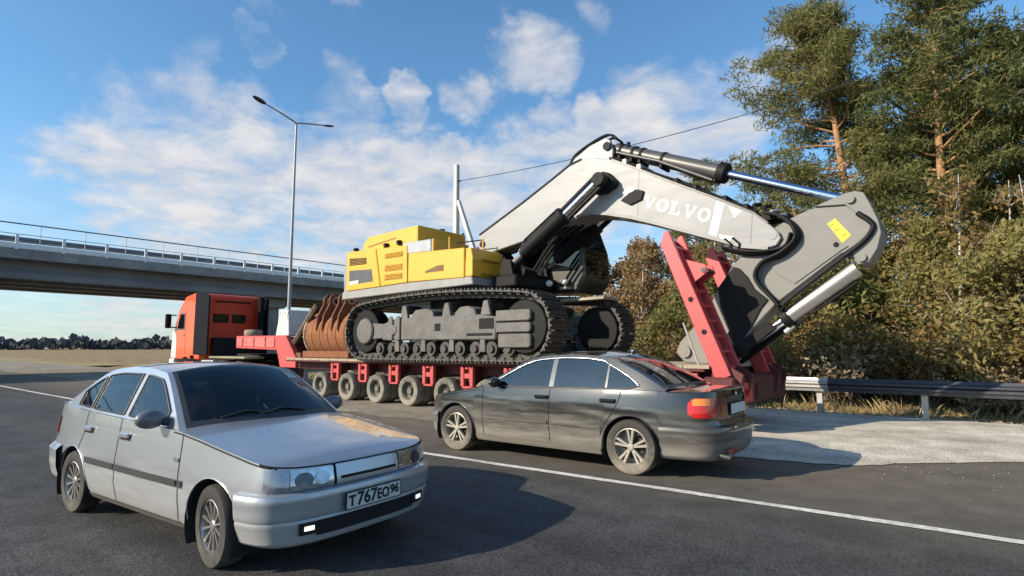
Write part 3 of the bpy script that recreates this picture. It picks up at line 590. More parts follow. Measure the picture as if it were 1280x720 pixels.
# ------------------------------------------------------------------ silver hatch-backed sedan in the foreground
def clear_glass():
    m = bpy.data.materials.new('clear_car_glass'); m.use_nodes = True; nt = m.node_tree; N = nt.nodes; L = nt.links
    g = N.new('ShaderNodeBsdfGlossy'); g.inputs['Roughness'].default_value = .02; g.inputs[0].default_value = (.95, .97, 1, 1); tr_ = N.new('ShaderNodeBsdfTransparent'); tr_.inputs[0].default_value = (.42, .47, .48, 1)
    fr = N.new('ShaderNodeFresnel'); fr.inputs[0].default_value = 1.6; mx = N.new('ShaderNodeMixShader'); L.new(fr.outputs[0], mx.inputs[0]); L.new(tr_.outputs[0], mx.inputs[1]); L.new(g.outputs[0], mx.inputs[2]); L.new(mx.outputs[0], N['Material Output'].inputs[0]); return m
M_CLEAR = clear_glass()
def silver_car():
    def ribs(pts_, w, off):
        for q_ in (-1, 1): part(B.ribbon(MB(), pts_, w, off, (q_,)), 'door_seam', M_DARK, t)
    t = thing('parked_car', 'dusty silver sedan with black windscreen in the foreground, facing right', 'car', SIL_LOC, SIL_RZ)
    t.scale = (SIL_SC,)*3
    pm = mat('silver_paint', (.40, .425, .465), .28, .65, .9, var=.05, vscale=1.2, dirt=((.34, .32, .28), .6, 4, .1, .8), streak=True)
    B = Body(plan=[(2.015, 0), (2.005, .3), (1.972, .52), (1.915, .66), (1.82, .755), (1.64, .80), (1.25, .825), (.7, .838), (0, .84), (-.9, .836), (-1.5, .815), (-1.9, .765), (-2.07, .66), (-2.14, .4), (-2.165, 0)],
             side=[(.15, .10), (.24, .035), (.40, .0), (.60, 0), (.70, .012), (.85, .03), (1.0, .05)], front=[(.2, .06), (.55, .06), (.60, .05), (.74, .085), (.9, .14)], rear=[(.2, .06), (.6, .03), (1.0, .08)],
             zt=[(2.2, .70), (2.05, .715), (1.9, .735), (1.5, .80), (1.0, .872), (.7, .905), (0, .925), (-1., .95), (-1.75, .985), (-2.0, .99), (-2.2, .98)],
             zb=[(2.2, .22), (1.6, .22), (.9, .20), (-.9, .20), (-1.6, .24), (-2.2, .28)], arches=[(1.246, .285), (-1.246, .285)], Rarch=.335,
             green=[(.66, .90), (.36, 1.12), (.08, 1.305), (-.06, 1.345), (-.45, 1.375), (-.85, 1.36), (-1.12, 1.31), (-1.45, 1.15), (-1.78, .99)], tumble=.40)
    bows = ([0, .12, .26, .34, .5, .66, .8, 1.], [.17, .14, .08, .05, .04, .045, .08, .10])
    def wh(t_, c, o):
        w = wheel_parts(t_, c, o, .287, .18, .19, spokes(12, .0095, .0125, 0, .15), M_TYRED, mat('silver_rim', (.36, .35, .335), .4, .8, var=.1))
        if c[0] > 0:      # front wheels turned slightly
            M_ = Matrix.Translation(c) @ Matrix.Rotation(R(-8), 4, 'Z') @ Matrix.Translation(-Vector(c))
            for q in [w]+list(w.children): q.data.transform(M_)
        return w
    zlo = lambda x: B.zt(x)+.03
    def zhi(x): return min(B.zgreen(x)-.055, 1.315)
    hiF = lambda x: min(zhi(x), B.zt(x)+.03+max(0, (.46-x))*1.6)
    def cut(x, z): return (-.26 < x < .40 and zlo(x) < z < hiF(x)) or (-1.02 < x < -.36 and zlo(x) < z < zhi(x)) or (-1.40 < x < -1.08 and zlo(x) < z < zhi(x))
    qa, qb = .02, B.q_of(.04); qc = ((qa, qb-.01, .905), (B.q_of(-1.16), .97, .87))
    body, hood, lid, roof = car_common(B, t, pm, bows, .18, 0, .822, wh, cut=cut, qcut=qc, hoodX=.60, lidX=-1.7, crownF=lambda x: np.interp(x, [.7, 1.2, 2.0, 2.1], [.055, .05, .035, .02]), crownR=lambda x: .03)
    # bumper: proud of the nose, lips at top and waist
    sb = B.s_of_x(1.246+.335)
    prof = ([.16, .2, .225, .37, .385, .40, .52, .555, .567, .575], [-.04, -.01, .03, .045, .036, .045, .058, .05, .03, .0])
    fb = part(B.wall(MB(), 0, sb, zlo=lambda s, x: .205, zhi=lambda s, x: .574, n_=80, m=22, prof=prof), 'front_bumper', pm, t, smooth=25)
    sbr = B.s_of_x(-1.246-.335)
    part(B.wall(MB(), sbr, B.L, zlo=lambda s, x: .25, zhi=lambda s, x: .60, n_=60, m=16, prof=([.25, .28, .56, .6], [0, .04, .05, 0])), 'rear_bumper', pm, t, smooth=30)
    # lower intake under the plate with the bright bracket lamps
    W_ = lambda name, m, s0, s1, z0, z1, off, par=t, n_=14, sides=(-1, 1), **k: [part(B.wall(MB(), s0, s1, zlo=(z0 if callable(z0) else lambda s, x: z0), zhi=(z1 if callable(z1) else lambda s, x: z1), off=off, n_=n_, m=5, sides=(q_,)), name, m, par, smooth=40, **k) for q_ in sides][0]
    W_('lower_intake', M_DARK, 0, .47, .265, .365, .05, fb)
    for sd in (-1, 1):
        W_('fog_lamp', mat('lit_fog_lamp', (.9, .9, .88), .2, emit=((1., .96, .9), 1.1)), .495, .565, .312, .342, .064, fb, sides=(sd,))
        W_('fog_lamp_recess', M_DARK, .45, .60, .285, .365, .058, fb, sides=(sd,))
    # grille panel and slot
    gp_ = W_('grille_panel', pm, 0, .305, .578, lambda s, x: B.zt(x)-.012, .018)
    W_('grille_slot', M_DARK, 0, .27, .612, .632, .024, gp_)
    W_('grille_gap', M_DARK, .305, .322, .578, lambda s, x: B.zt(x)-.004, .012)
    
    for sd in (-1, 1):
        hl = W_('headlight', M_LENS, .325, .665, lambda s, x: .582, lambda s, x: B.zt(x)-.014, .012, sides=(sd,), n_=20)
        for s0, zc, rr, mm in ((.42, .642, .05, mat('headlamp_bowl_grey', (.35, .38, .42), .15, .8, 1., var=.4, vscale=20)), (.56, .642, .058, M_LENSD)):
            c = Vector(B.P(s0, zc, .016, sd)); k = MB(); n_ = 20
            pts = [Vector(B.P(s0+rr*1.25*math.cos(a), zc+rr*.85*math.sin(a), .016, sd)) for a in np.linspace(0, 2*math.pi, n_, endpoint=False)]
            k.add([c]+pts, [((0, 1+i, 1+(i+1) % n_) if sd < 0 else (0, 1+(i+1) % n_, 1+i)) for i in range(n_)]); part(k, 'reflector_bowl', mm, hl)
        W_('turn_signal', mat('clear_indicator', (.30, .33, .40), .08, .5, 1., var=.3, vscale=18), .672, .85, lambda s, x: .585, lambda s, x: B.zt(x)-.016, .011, sides=(sd,))
        W_('side_repeater', M_LENS, B.s_of_x(.77), B.s_of_x(.70), .685, .715, .012, sides=(sd,), n_=4)
    # number plate
    pl_c = Vector(B.P(0, .455, .075)); pf = part(MB().box(pl_c.x-.006, pl_c.x+.003, -.272, .272, .392, .518), 'plate_frame', M_INK, t, bevel=.002)
    pp = part(MB().box(pl_c.x+.003, pl_c.x+.006, -.26, .26, .401, .51), 'number_plate', M_PLATE, pf)
    def ptext(txt, size, y, z, sx=1.):
        me = text_mesh(txt, size, .0012); M_ = Matrix(((0, 0, 1, pl_c.x+.0075), (sx, 0, 0, y), (0, 1, 0, z), (0, 0, 0, 1))); me.transform(M_); me.materials.clear(); me.materials.append(M_INK)
        o = bpy.data.objects.new('plate_lettering', me); col.objects.link(o); o.parent = pf; return o
    ptext('T', .105, -.215, .449, 1.); ptext('767', .128, -.075, .454, 1.); ptext('EO', .105, .083, .449, .9); ptext('96', .09, .20, .46, 1.)
    b = MB().box(pl_c.x+.0062, pl_c.x+.0075, .14, .143, .404, .507); part(b, 'plate_divider', M_INK, pf)
    # glass
    qa, qb = .02, B.q_of(.04); v = np.array
    ws = part(B.top(MB(), qa, qb-.01, -.915, .915, bows, .006, n_=18, m=21), 'windscreen', M_CLEAR, t, smooth=40); ws.data.flip_normals()
    for q0_, q1_, v0_, v1_ in ((qa-.018, qa+.012, -.945, .945), (qb-.02, qb+.004, -.945, .945), (qa, qb-.01, -.945, -.895), (qa, qb-.01, .895, .945)): part(B.top(MB(), q0_, q1_, v0_, v1_, bows, .009, n_=14, m=15), 'windscreen_seal', M_TRIM, t, smooth=40)
    # papers behind the glass on the far upper corner, and the mirror
    pa = MB(); B.top(pa, B.q_of(.22), B.q_of(.12), .66, .86, bows, .0085, n_=3, m=4); part(pa, 'windscreen_sticker', mat('paper_sticker', (.5, .46, .46), .7, var=.5, vscale=16), ws)
    pa = MB(); B.top(pa, B.q_of(.32), B.q_of(.27), .74, .88, bows, .0085, n_=3, m=4); part(pa, 'windscreen_sticker', mat('red_paper_sticker', (.42, .10, .12), .7, var=.4, vscale=16), ws)
    for y0, y1 in ((.42, -.18), (-.05, -.62)):
        w_ = [B.top_pt(.035, y0, bows, .02), B.top_pt(.05, (y0+y1)/2, bows, .02), B.top_pt(.035, y1, bows, .018)]; part(MB().tube(w_, .008, 6), 'wiper', M_TRIM, t)
    rwn = part(B.top(MB(), B.q_of(-1.16), .97, -.88, .88, bows, .005, n_=12), 'rear_window', M_CLEAR, t, smooth=40); rwn.data.flip_normals()
    zlo = lambda x: B.zt(x)+.03
    def zhi(x): return min(B.zgreen(x)-.055, 1.315)
    def make_windows(x0, x1, name, lo=zlo, hi=zhi):
        for sd in (-1, 1):
            o = part(B.pane(MB(), x0, x1, lo, hi, .004, (sd,)), name, M_CLEAR, t, smooth=40)
            part(MB().tube(B.pane_edge(x0, x1, lo, hi, sd), .009, 6), 'window_seal', M_TRIM, o)
    make_windows(.40, -.26, 'front_side_window', hi=lambda x: min(zhi(x), B.zt(x)+.03+max(0, (.46-x))*1.6))
    make_windows(-.36, -1.02, 'rear_side_window'); make_windows(-1.08, -1.40, 'quarter_window')
    # the triangle that carries the mirror, mirrors
    for sd in (-1, 1):
        y = sd*B.ygreen(.45, .98); m_ = MB().sphere((.40, sd*(abs(y)+.135), .985), (.062, .115, .075), 18, 10); mo = part(m_, 'wing_mirror', mat('mirror_housing', (.12, .13, .15), .4, .1, .4, var=.1), t, smooth=60)
        part(MB().tube([(.43, y*.99, .955), (.42, y+sd*.05, .965)], .035, 8), 'mirror_arm', M_TRIM, mo, smooth=60)
    # seams, doors, mouldings
    pts = lambda f: [f(k) for k in np.linspace(0, 1, 14)]
    ribs( pts(lambda k: (.80-.03*k-(.04 if k < .2 else 0)*(1-k*5), .24+(.655)*k)), .009, .003)
    ribs( pts(lambda k: (-.31, .24+.70*k)), .009, .003)
    ribs( pts(lambda k: (-1.05+.18*max(0, (.5-k))*-1.0+(.0), .60+.35*k)), .009, .003)
    ribs( pts(lambda k: (.78-1.6*k, .235)), .009, .003)
    pass
    sm = MB(); ribs( [(x, B.zt(x)-.014) for x in np.linspace(1.86, .62, 24)], .011, .004); part(sm, 'hood_seam', M_DARK, t)
    sf = MB(); rows = [[B.P(s_, B.zt(float(np.interp(s_, B.S, B.X)))-.002, .004, sd) for s_ in np.linspace(0, .9, 30)] for sd in (-1, 1)]
    for r_ in rows: part(MB().tube(r_, .006, 6), 'hood_seam', M_DARK, t)
    for x0, x1 in ((.765, -.30), (-.32, -.93), (.85, .80)):
        W_('side_moulding', M_TRIM, B.s_of_x(x0), B.s_of_x(x1), .505, .558, .014, n_=12)
    for x in (-.18, -.95):
        for sd in (-1, 1):
            c = Vector(B.P(B.s_of_x(x), .80, .012, sd)); part(MB().box(c.x-.085, c.x+.085, c.y-.016, c.y+.016, .785, .825), 'door_handle', pm, t, bevel=.008)
            c = Vector(B.P(B.s_of_x(x), .80, .002, sd)); part(MB().box(c.x-.095, c.x+.095, c.y-.006, c.y+.006, .765, .815), 'handle_recess', M_DARK, t)
    W_('sill_trim', mat('sill_grime', (.10, .095, .085), .85), B.s_of_x(.9), B.s_of_x(-.9), .19, .235, .006, n_=12)
    for sd in (-1, 1): W_('tail_light', M_RED, B.L-.62, B.L-.95, .68, .86, .012, sides=(sd,))
    # wheel arch lips
    for xc, zc in B.arches:
        for sd in (-1, 1):
            part(MB().tube([(xc+B.Ra*math.cos(a), B.P(B.s_of_x(xc+B.Ra*math.cos(a)), zc+B.Ra*math.sin(a), .0, sd)[1], zc+B.Ra*math.sin(a)) for a in np.linspace(.0, math.pi, 24)], .006, 6), 'arch_lip', pm, t, smooth=60)
    for y_ in (-.80, .62): part(MB().box(1.246-.36, 1.246-.345, y_, y_+.18, .10, .30), 'mud_flap', M_BLACK, t)
    ae = None
    return t
SIL_SC = .97; SIL_RZ = R(5.0)
_fa = Vector((-4.235, 1.86, 0))+SIL_SC*.822*Vector((-math.sin(SIL_RZ), math.cos(SIL_RZ), 0))-SIL_SC*1.246*Vector((math.cos(SIL_RZ), math.sin(SIL_RZ), 0)); SIL_LOC = tuple(_fa)
silver_car()
# ------------------------------------------------------------------ dark muddy sedan
M_FILM = mat('mirror_film_glass', (.095, .105, .118), .045, 1.0, 0, var=.12, vscale=2)
def dark_car():
    def ribs(pts_, w, off):
        for q_ in (-1, 1): part(B.ribbon(MB(), pts_, w, off, (q_,)), 'door_seam', M_DARK, t)
    t = thing('parked_car', 'dark grey sedan coated in dried mud, waiting beside the red trailer', 'car', BM_LOC, BM_RZ); t.scale = (BM_SC,)*3
    pm = mat('dark_grey_paint', (.036, .036, .038), .22, .55, 1., var=.08, vscale=1.2, dirt=((.27, .25, .21), .9, 4, -.02, .98), streak=True)
    B = Body(plan=[(2.12, 0), (2.10, .35), (2.04, .58), (1.93, .72), (1.78, .80), (1.4, .853), (.9, .865), (0, .87), (-1., .868), (-1.6, .848), (-2.0, .80), (-2.2, .725), (-2.30, .58), (-2.345, .35), (-2.36, 0)],
             side=[(.15, .10), (.22, .045), (.27, .02), (.34, .022), (.45, .0), (.60, -.004), (.70, .006), (.72, .0), (.8, .012), (.92, .032), (1.05, .07)], front=[(.2, .05), (.5, 0), (.62, .02), (.8, .08)], rear=[(.22, .05), (.3, .0), (.56, -.02), (.6, .03), (.9, .045), (1.02, .06)],
             zt=[(2.2, .70), (2.0, .73), (1.6, .80), (1.0, .89), (.7, .915), (0, .93), (-1., .95), (-1.5, .965), (-1.8, .965), (-2.1, .965), (-2.4, .985)],
             zb=[(2.2, .2), (1.7, .2), (1.0, .20), (-1.0, .20), (-1.8, .25), (-2.4, .30)], arches=[(1.3625, .315), (-1.3625, .315)], Rarch=.362,
             green=[(.92, .90), (.55, 1.11), (.22, 1.28), (-.02, 1.345), (-.45, 1.375), (-.85, 1.358), (-1.12, 1.30), (-1.45, 1.16), (-1.78, .985)], tumble=.38)
    bows = ([0, .12, .26, .34, .5, .66, .8, 1.], [.22, .17, .10, .06, .05, .055, .09, .12])
    def wh(t_, c, o): return wheel_parts(t_, c, o, .316, .215, .222, spokes(5, .013, .018, .17, .12, .2, .12), M_TYRE, mat('alloy_rim', (.40, .385, .35), .4, .7, var=.12, dirt=((.27, .24, .19), .5, 9, 0, .9)))
    body, hood, lid, roof = car_common(B, t, pm, bows, .215, 0, .856, wh, hoodX=.88, lidX=-1.72, crownF=lambda x: .05, crownR=lambda x: np.interp(x, [-2.4, -2.2, -1.7], [.02, .035, .035]))
    W_ = lambda name, m, s0, s1, z0, z1, off, par=t, n_=14, sides=(-1, 1), **k: [part(B.wall(MB(), s0, s1, zlo=(z0 if callable(z0) else lambda s, x: z0), zhi=(z1 if callable(z1) else lambda s, x: z1), off=off, n_=n_, m=5, sides=(q_,)), name, m, par, smooth=40, **k) for q_ in sides][0]
    sbr = B.s_of_x(-1.3625-.362)
    prof = ([.22, .25, .30, .42, .43, .45, .54, .575, .592, .60], [-.02, .01, .018, .03, .022, .035, .045, .035, .015, .0])
    rb = part(B.wall(MB(), sbr, B.L, zlo=lambda s, x: max(.225, B.zb(x)-.05 if False else .225), zhi=lambda s, x: .60, n_=70, m=20, prof=prof), 'rear_bumper', pm, t, smooth=25)
    sbf = B.s_of_x(1.3625+.362)
    part(B.wall(MB(), 0, sbf, zlo=lambda s, x: .2, zhi=lambda s, x: .54, n_=60, m=14, prof=([.2, .23, .5, .54], [0, .03, .04, 0])), 'front_bumper', pm, t, smooth=25)
    L_ = B.L
    for sd in (-1, 1):
        s1 = L_-.33; s0 = B.s_of_x(-2.035)
        ro_ = lambda s: .05*(1-min(1, max(0, (s-s0)/.09)))**2; zl = lambda s, x: .69+ro_(s); zu = lambda s, x: .905-ro_(s)*1.3
        tl = W_('tail_light', M_RED, s0+.0, L_-.60, zl, zu, .014, sides=(sd,), n_=18)
        W_('turn_lens', M_AMBER, s0+.05, L_-.68, lambda s, x: .825, lambda s, x: zu(s, x)-.006, .019, tl, sides=(sd,), n_=12)
        W_('inner_lens', M_DKRED, L_-.595, s1, zl, zu, .014, tl, sides=(sd,))
        W_('headlight', M_LENS, .36, .80, .60, lambda s, x: B.zt(x)-.015, .01, sides=(sd,))
        W_('side_reflector', M_RED, L_-.52, L_-.30, .315, .345, .055, rb, sides=(sd,))
    W_('plate_recess', M_DARK, 0, 0.001, .6, .61, 0) if False else None
    W_('plate_recess', M_TRIM, L_-.31, L_, .685, .885, .006)
    xr = B.P(L_, .77, 0)[0]-.012
    pf = part(MB().box(xr-.012, xr-.003, -.27, .27, .70, .83), 'plate_frame', M_INK, t, bevel=.002); part(MB().box(xr-.016, xr-.012, -.26, .26, .71, .82), 'number_plate', M_PLATE, pf)
    part(MB().tube([(B.P(L_-y, .9, .012)[0], -y, .897) for y in (.3, .15, 0)]+[(B.P(L_-y, .9, .012)[0], y, .897) for y in (.15, .3)], .014, 8), 'trunk_handle', M_TRIM, t)
    part(MB().lathe_y([(0.001, 0), (.038, .0), (.04, .006)], (0, 0, 0), 20).xform(Matrix(((0, -1, 0, B.P(L_, .935, .008)[0]), (1, 0, 0, 0), (0, 0, 1, .935), (0, 0, 0, 1)))), 'trunk_emblem', M_CHROME, t)
    # trunk edge lip
    lp = MB(); ed = [B.P(s_, B.zt(float(np.interp(s_, B.S, B.X)))+.0, .004, -1) for s_ in np.linspace(L_-.62, L_, 16)]; ed = ed+[(x, -y, z) for x, y, z in ed[::-1][1:]]
    lp.tube([(x-.004, y, z+.006) for x, y, z in ed], .016, 8); part(lp, 'trunk_lip', pm, t, smooth=60)
    sm = MB()
    for sd in (-1, 1): part(MB().tube([B.P(s_, B.zt(float(np.interp(s_, B.S, B.X)))-.004, .0, sd) for s_ in np.linspace(B.s_of_x(-1.80), B.s_of_x(-2.1), 14)], .005, 5), 'trunk_seam', M_DARK, t)
    for sd in (-1, 1): part(B.wall(MB(), L_-.325, L_-.315, zlo=lambda s, x: .61, zhi=lambda s, x: B.zt(x)-.01, off=.004, n_=3, m=6, sides=(sd,)), 'trunk_seam', M_DARK, t)
    # glass
    qb = B.q_of(.14)
    part(B.top(MB(), .0, qb+.006, -.945, .945, bows, .003, n_=16, m=21), 'windscreen_seal', M_TRIM, t, smooth=40)
    part(B.top(MB(), .02, qb-.01, -.91, .91, bows, .006, n_=18, m=21), 'windscreen', M_GLASS, t, smooth=40)
    q0 = B.q_of(-1.10)
    part(B.top(MB(), q0-.008, .985, -.90, .90, bows, .003, n_=16, m=21), 'rear_window_seal', M_TRIM, t, smooth=40)
    part(B.top(MB(), q0, .97, -.87, .87, bows, .006, n_=16, m=21), 'rear_window', M_GLASS, t, smooth=40)
    zlo = lambda x: B.zt(x)+.028
    top_ = lambda x: B.zgreen(x)-.05
    def hiA(x): return min(top_(x), B.zt(x)+.028+max(0, .73-x)*.95)
    def hiC(x): return min(top_(x), B.zt(x)+.03+.235*max(0, (x+1.47)/.36)**.75) if x < -1.0 else top_(x)
    def loC(x): return zlo(x)+.05*max(0, (-1.30-x)/.17)**2
    def pane(x0, x1, name, lo, hi):
        for sd in (-1, 1): part(B.pane(MB(), x0, x1, lo, hi, .004, (sd,)), name, M_FILM, t, smooth=40)
    pane(.715, -.215, 'front_side_window', zlo, hiA); pane(-.285, -1.02, 'rear_side_window', zlo, top_); pane(-1.055, -1.455, 'quarter_window', loC, hiC)
    for sd in (-1, 1):
        X = np.linspace(.73, -1.46, 60); up = [(x, sd*(B.ygreen(x, max(min(hiA(x), hiC(x)), zlo(x)))+.008), max(min(hiA(x), hiC(x)), zlo(x)+.002)+.006) for x in X]
        lo = [(x, sd*(B.ygreen(x, loC(x))+.008), loC(x)-.008) for x in X[::-1]]
        part(MB().tube(up, .011, 7), 'window_trim', M_CHROME, t, smooth=60); part(MB().tube(lo, .010, 7), 'belt_trim', M_TRIM, t, smooth=60)
        for x0, nm in ((-.25, 'door_pillar'), (-1.037, 'window_divider')):
            w_ = .034 if x0 > -.5 else .014; rows = [[(x, sd*(B.ygreen(x, z)+.0055), z) for z in np.linspace(zlo(x), top_(x), 5)] for x in (x0+w_, x0-w_)]
            part(MB().grid(rows, flip=(sd > 0)), nm, mat('pillar_trim', (.12, .125, .13), .18, .2, .8), t)
    # mirrors
    for sd in (-1, 1):
        y = sd*B.ygreen(.62, .99); mo = part(MB().sphere((.60, sd*(abs(y)+.125), .995), (.065, .112, .07), 18, 10), 'wing_mirror', pm, t, smooth=60)
        part(MB().tube([(.64, y*.98, .955), (.62, y+sd*.05, .975)], .03, 8), 'mirror_arm', M_TRIM, mo, smooth=60)
    ln = lambda f: [f(k) for k in np.linspace(0, 1, 14)]
    ribs( ln(lambda k: (.86-.05*max(0, .3-k), .25+.655*k)), .009, .003); ribs( ln(lambda k: (-.25, .25+.69*k)), .009, .003)
    ribs( ln(lambda k: (-.98-.27*math.sin(k*1.5)**1.4, .42+.54*k)), .009, .003); ribs( ln(lambda k: (.85-1.75*k, .255)), .008, .003)
    ribs( [(x, .925) for x in ()] or [(x, B.zt(x)-.02) for x in np.linspace(1.95, .9, 20)], .009, .003)
    pass
    for x0, x1 in ((.83, -.225), (-.275, -.99)):
        W_('side_moulding', pm, B.s_of_x(x0), B.s_of_x(x1), .50, .545, .014, n_=12)
    for x in (-.13, -1.08):
        for sd in (-1, 1):
            c = Vector(B.P(B.s_of_x(x), .83, .002, sd)); part(MB().box(c.x-.11, c.x+.10, c.y-.008, c.y+.008, .80, .855), 'handle_recess', M_DARK, t, bevel=.006)
            c = Vector(B.P(B.s_of_x(x), .83, .022, sd)); part(MB().box(c.x-.10, c.x+.10, c.y-.012, c.y+.012, .822, .852), 'door_handle', pm, t, bevel=.008)
    W_('sill_trim', pm, B.s_of_x(.98), B.s_of_x(-.98), .19, .27, .016, n_=16)
    for xc, zc in B.arches:
        for sd in (-1, 1):
            part(MB().tube([(xc+B.Ra*math.cos(a), B.P(B.s_of_x(xc+B.Ra*math.cos(a)), zc+B.Ra*math.sin(a), .0, sd)[1], zc+B.Ra*math.sin(a)) for a in np.linspace(.0, math.pi, 24)], .011, 6), 'arch_lip', pm, t, smooth=60)
    part(MB().cyl((-2.28, .5, .29), (-2.42, .5, .27), .03, n_=14).cyl((-2.28, .58, .29), (-2.42, .58, .27), .03, n_=14), 'exhaust_pipe', M_TRIM, t, smooth=40)
    for sd in (-1, 1):
        h_ = [Vector(B.top_pt(.3, .35, bows, .01)), ]
    for v_ in (.55,): part(MB().sphere(B.top_pt(B.q_of(-1.0), 0, bows, .02), (.06, .02, .03), 10, 6), 'roof_aerial', pm, t, smooth=60)
    return t
BM_SC = 1.035; BM_RZ = math.pi+R(2.2)
BM_LOC = (-4.81-.033, 6.28+.885, 0)
dark_car()
# ================================================================== HEAVY TRANSPORT
DUST = (.30, .265, .21)
M_TRED = mat('trailer_red', (.62, .066, .072), .5, 0, .15, var=.15, vscale=2, bump=.08, bscale=12, dirt=((.16, .07, .05), .55, 5, -2.0, 4.4))
M_TREDD = mat('trailer_shaded_red', (.085, .012, .012), .65, var=.25, vscale=2, dirt=((.10, .075, .06), .5, 4, -1, 2))  # trailer red darkened: shade under the deck and on rearward faces put in
M_DECK = mat('dusty_deck_planks', (.36, .29, .21), .9, var=.3, vscale=3, bump=.3, bscale=15)
M_RIMT = mat('trailer_rim', (.11, .105, .09), .7, .2, var=.4, vscale=5, dirt=((.22, .2, .16), .5, 6, -1, 1))
M_TYRET = mat('trailer_tyre', (.055, .052, .047), .9, var=.25, bump=.15, dirt=((.33, .30, .245), .8, 5, -1.0, 1.4))
Yc = 11.72
tr = thing('lowbed_trailer', 'long red multi-axle lowbed trailer carrying the big excavator, ramps raised at its tail', 'trailer', (-11, Yc, 0), world=True)
# load platform
part(MB().box(-18.1, -3.9, 10.52, 12.92, .84, 1.13), 'main_frame', M_TREDD, tr, bevel=.02)
for i in range(3): pass
npl = 0; pl0 = None
for x in np.arange(-18.05, -4.3, .49):
    if pl0 is None:
        pl0 = part(MB().box(-.238, .238, 10.12, 13.32, 1.135, 1.20), 'deck_plank', M_DECK, tr, bevel=.008); px0 = pl0.location.x; pl0.location.x = px0+x+.25
    else: c = pl0.copy(); col.objects.link(c); c.location.x = px0+x+.25; c.location.z += random.uniform(-.006, .006)
for sd, y in ((-1, 10.16), (1, 13.28)):
    part(MB().box(-18.1, -3.93, y-.04, y+.04, 1.085, 1.132), 'side_rail', M_TREDD, tr, bevel=.012)
# axles, wheels
AX = [-15.92+1.372*i for i in range(9)]
wh0 = []
for k, x in enumerate(AX):
    if k == 0:
        for o, yo in ((-1, 10.06), (1, 13.38)):
            rim = MB(); rim.lathe_y([(.235, o*.02), (.215, -o*.01), (.20, -o*.10), (.10, -o*.13), (.10, -o*.06), (.085, -o*.02), (.001, -o*.02)], (0, yo, 0), 28)
            for j in range(8): a = j*math.pi/4; rim.cyl((.14*math.cos(a), yo-o*.115, .14*math.sin(a)), (.14*math.cos(a), yo-o*.085, .14*math.sin(a)), .016, n_=6)
            rim.cyl((0, yo-o*.12, 0), (0, yo-o*.75, 0), .09, n_=12)
            w = part(rim, 'wheel', M_RIMT, tr, smooth=30)
            ty = MB()
            for d in (0, -o*.30):
                ty.lathe_y([(.225, o*.0+d), (.24, o*.045+d), (.31, o*.065+d), (.375, o*.04+d), (.395, -o*.02+d), (.395, -o*.2+d), (.37, -o*.245+d), (.24, -o*.25+d)], (0, yo-o*.02, 0), 36)
            t_ = part(ty, 'tyre', M_TYRET, w, smooth=45)
            w.location.x += x; w.location.z += .402; wh0.append(w)
    else:
        for w in wh0: c = clone(w, tr); c.location.x += x-AX[0]
# outrigger brackets hanging between the wheels
b0 = []
for k in range(9):
    x = AX[0]+.686+1.372*k
    if k == 0:
        for sd, y in ((-1, 10.10), (1, 13.34)):
            m = MB(); f = y; yb = y-sd*.10
            for dx in (-.15, .15): m.prism([(dx-.055, .60), (dx+.055, .60), (dx+.055, 1.06), (dx-.055, 1.06)], min(f, yb), max(f, yb))
            m.box(-.1, .1, min(f-sd*.02, yb), max(f-sd*.02, yb), .78, .90).box(-.1, .1, min(f-sd*.03, yb), max(f-sd*.03, yb), 1.0, 1.06).box(-.17, .17, min(f, yb)+.01, max(f, yb)-.01, .55, .60)
            o = part(m, 'support_bracket', M_TRED, tr, bevel=.01); pb = MB().box(-.1, .1, min(yb, yb-sd*.3), max(yb, yb-sd*.3), .72, 1.05); part(pb, 'bracket_beam', M_TREDD, o)
            o.location.x += x; b0.append(o)
            for dx in (0,): pass
    else:
        for o in b0: c = clone(o, tr); c.location.x += x-(AX[0]+.686)
# gooseneck rising to the tractor
gn = [(-18.0, .86), (-18.0, 1.19), (-18.7, 1.95), (-22.3, 1.98), (-22.3, 1.52), (-19.25, 1.45), (-19.0, .86)]
for y0, y1 in ((10.42, 10.62), (12.82, 13.02)):
    g_ = part(MB().prism(gn, y0, y1), 'gooseneck_beam', M_TRED, tr, bevel=.015)
    yy = y0-.03 if y0 < 11 else y1-.02
    for x0, x1 in ((-22.2, -21.75), (-21.65, -20.9), (-20.8, -20.05), (-19.95, -19.4)):
        zt = lambda x: np.interp(x, [-22.3, -18.7, -18.0], [1.98, 1.95, 1.19]); zb = lambda x: np.interp(x, [-22.3, -19.25, -19.0], [1.52, 1.45, .86])
        part(MB().prism([(x0, zb(x0)+.08), (x1, zb(x1)+.08), (x1, zt(x1)-.05), (x0, zt(x0)-.05)], yy, yy+.05), 'side_panel', mat('gooseneck_panel_pale_red', (.52, .13, .12), .6, var=.3, vscale=4), g_, bevel=.008)
part(MB().add([(-18.0, 10.62, 1.16), (-18.7, 10.62, 1.92), (-22.3, 10.62, 1.95), (-22.3, 12.82, 1.95), (-18.7, 12.82, 1.92), (-18.0, 12.82, 1.16)], [(0, 1, 4, 5), (1, 2, 3, 4)]), 'gooseneck_plate', M_TREDD, tr)
for x in (-19.5, -20.6, -22.2): z = 1.9; part(MB().box(x-.08, x+.08, 10.62, 12.82, z-.28, z-.03), 'cross_member', M_TREDD, tr)
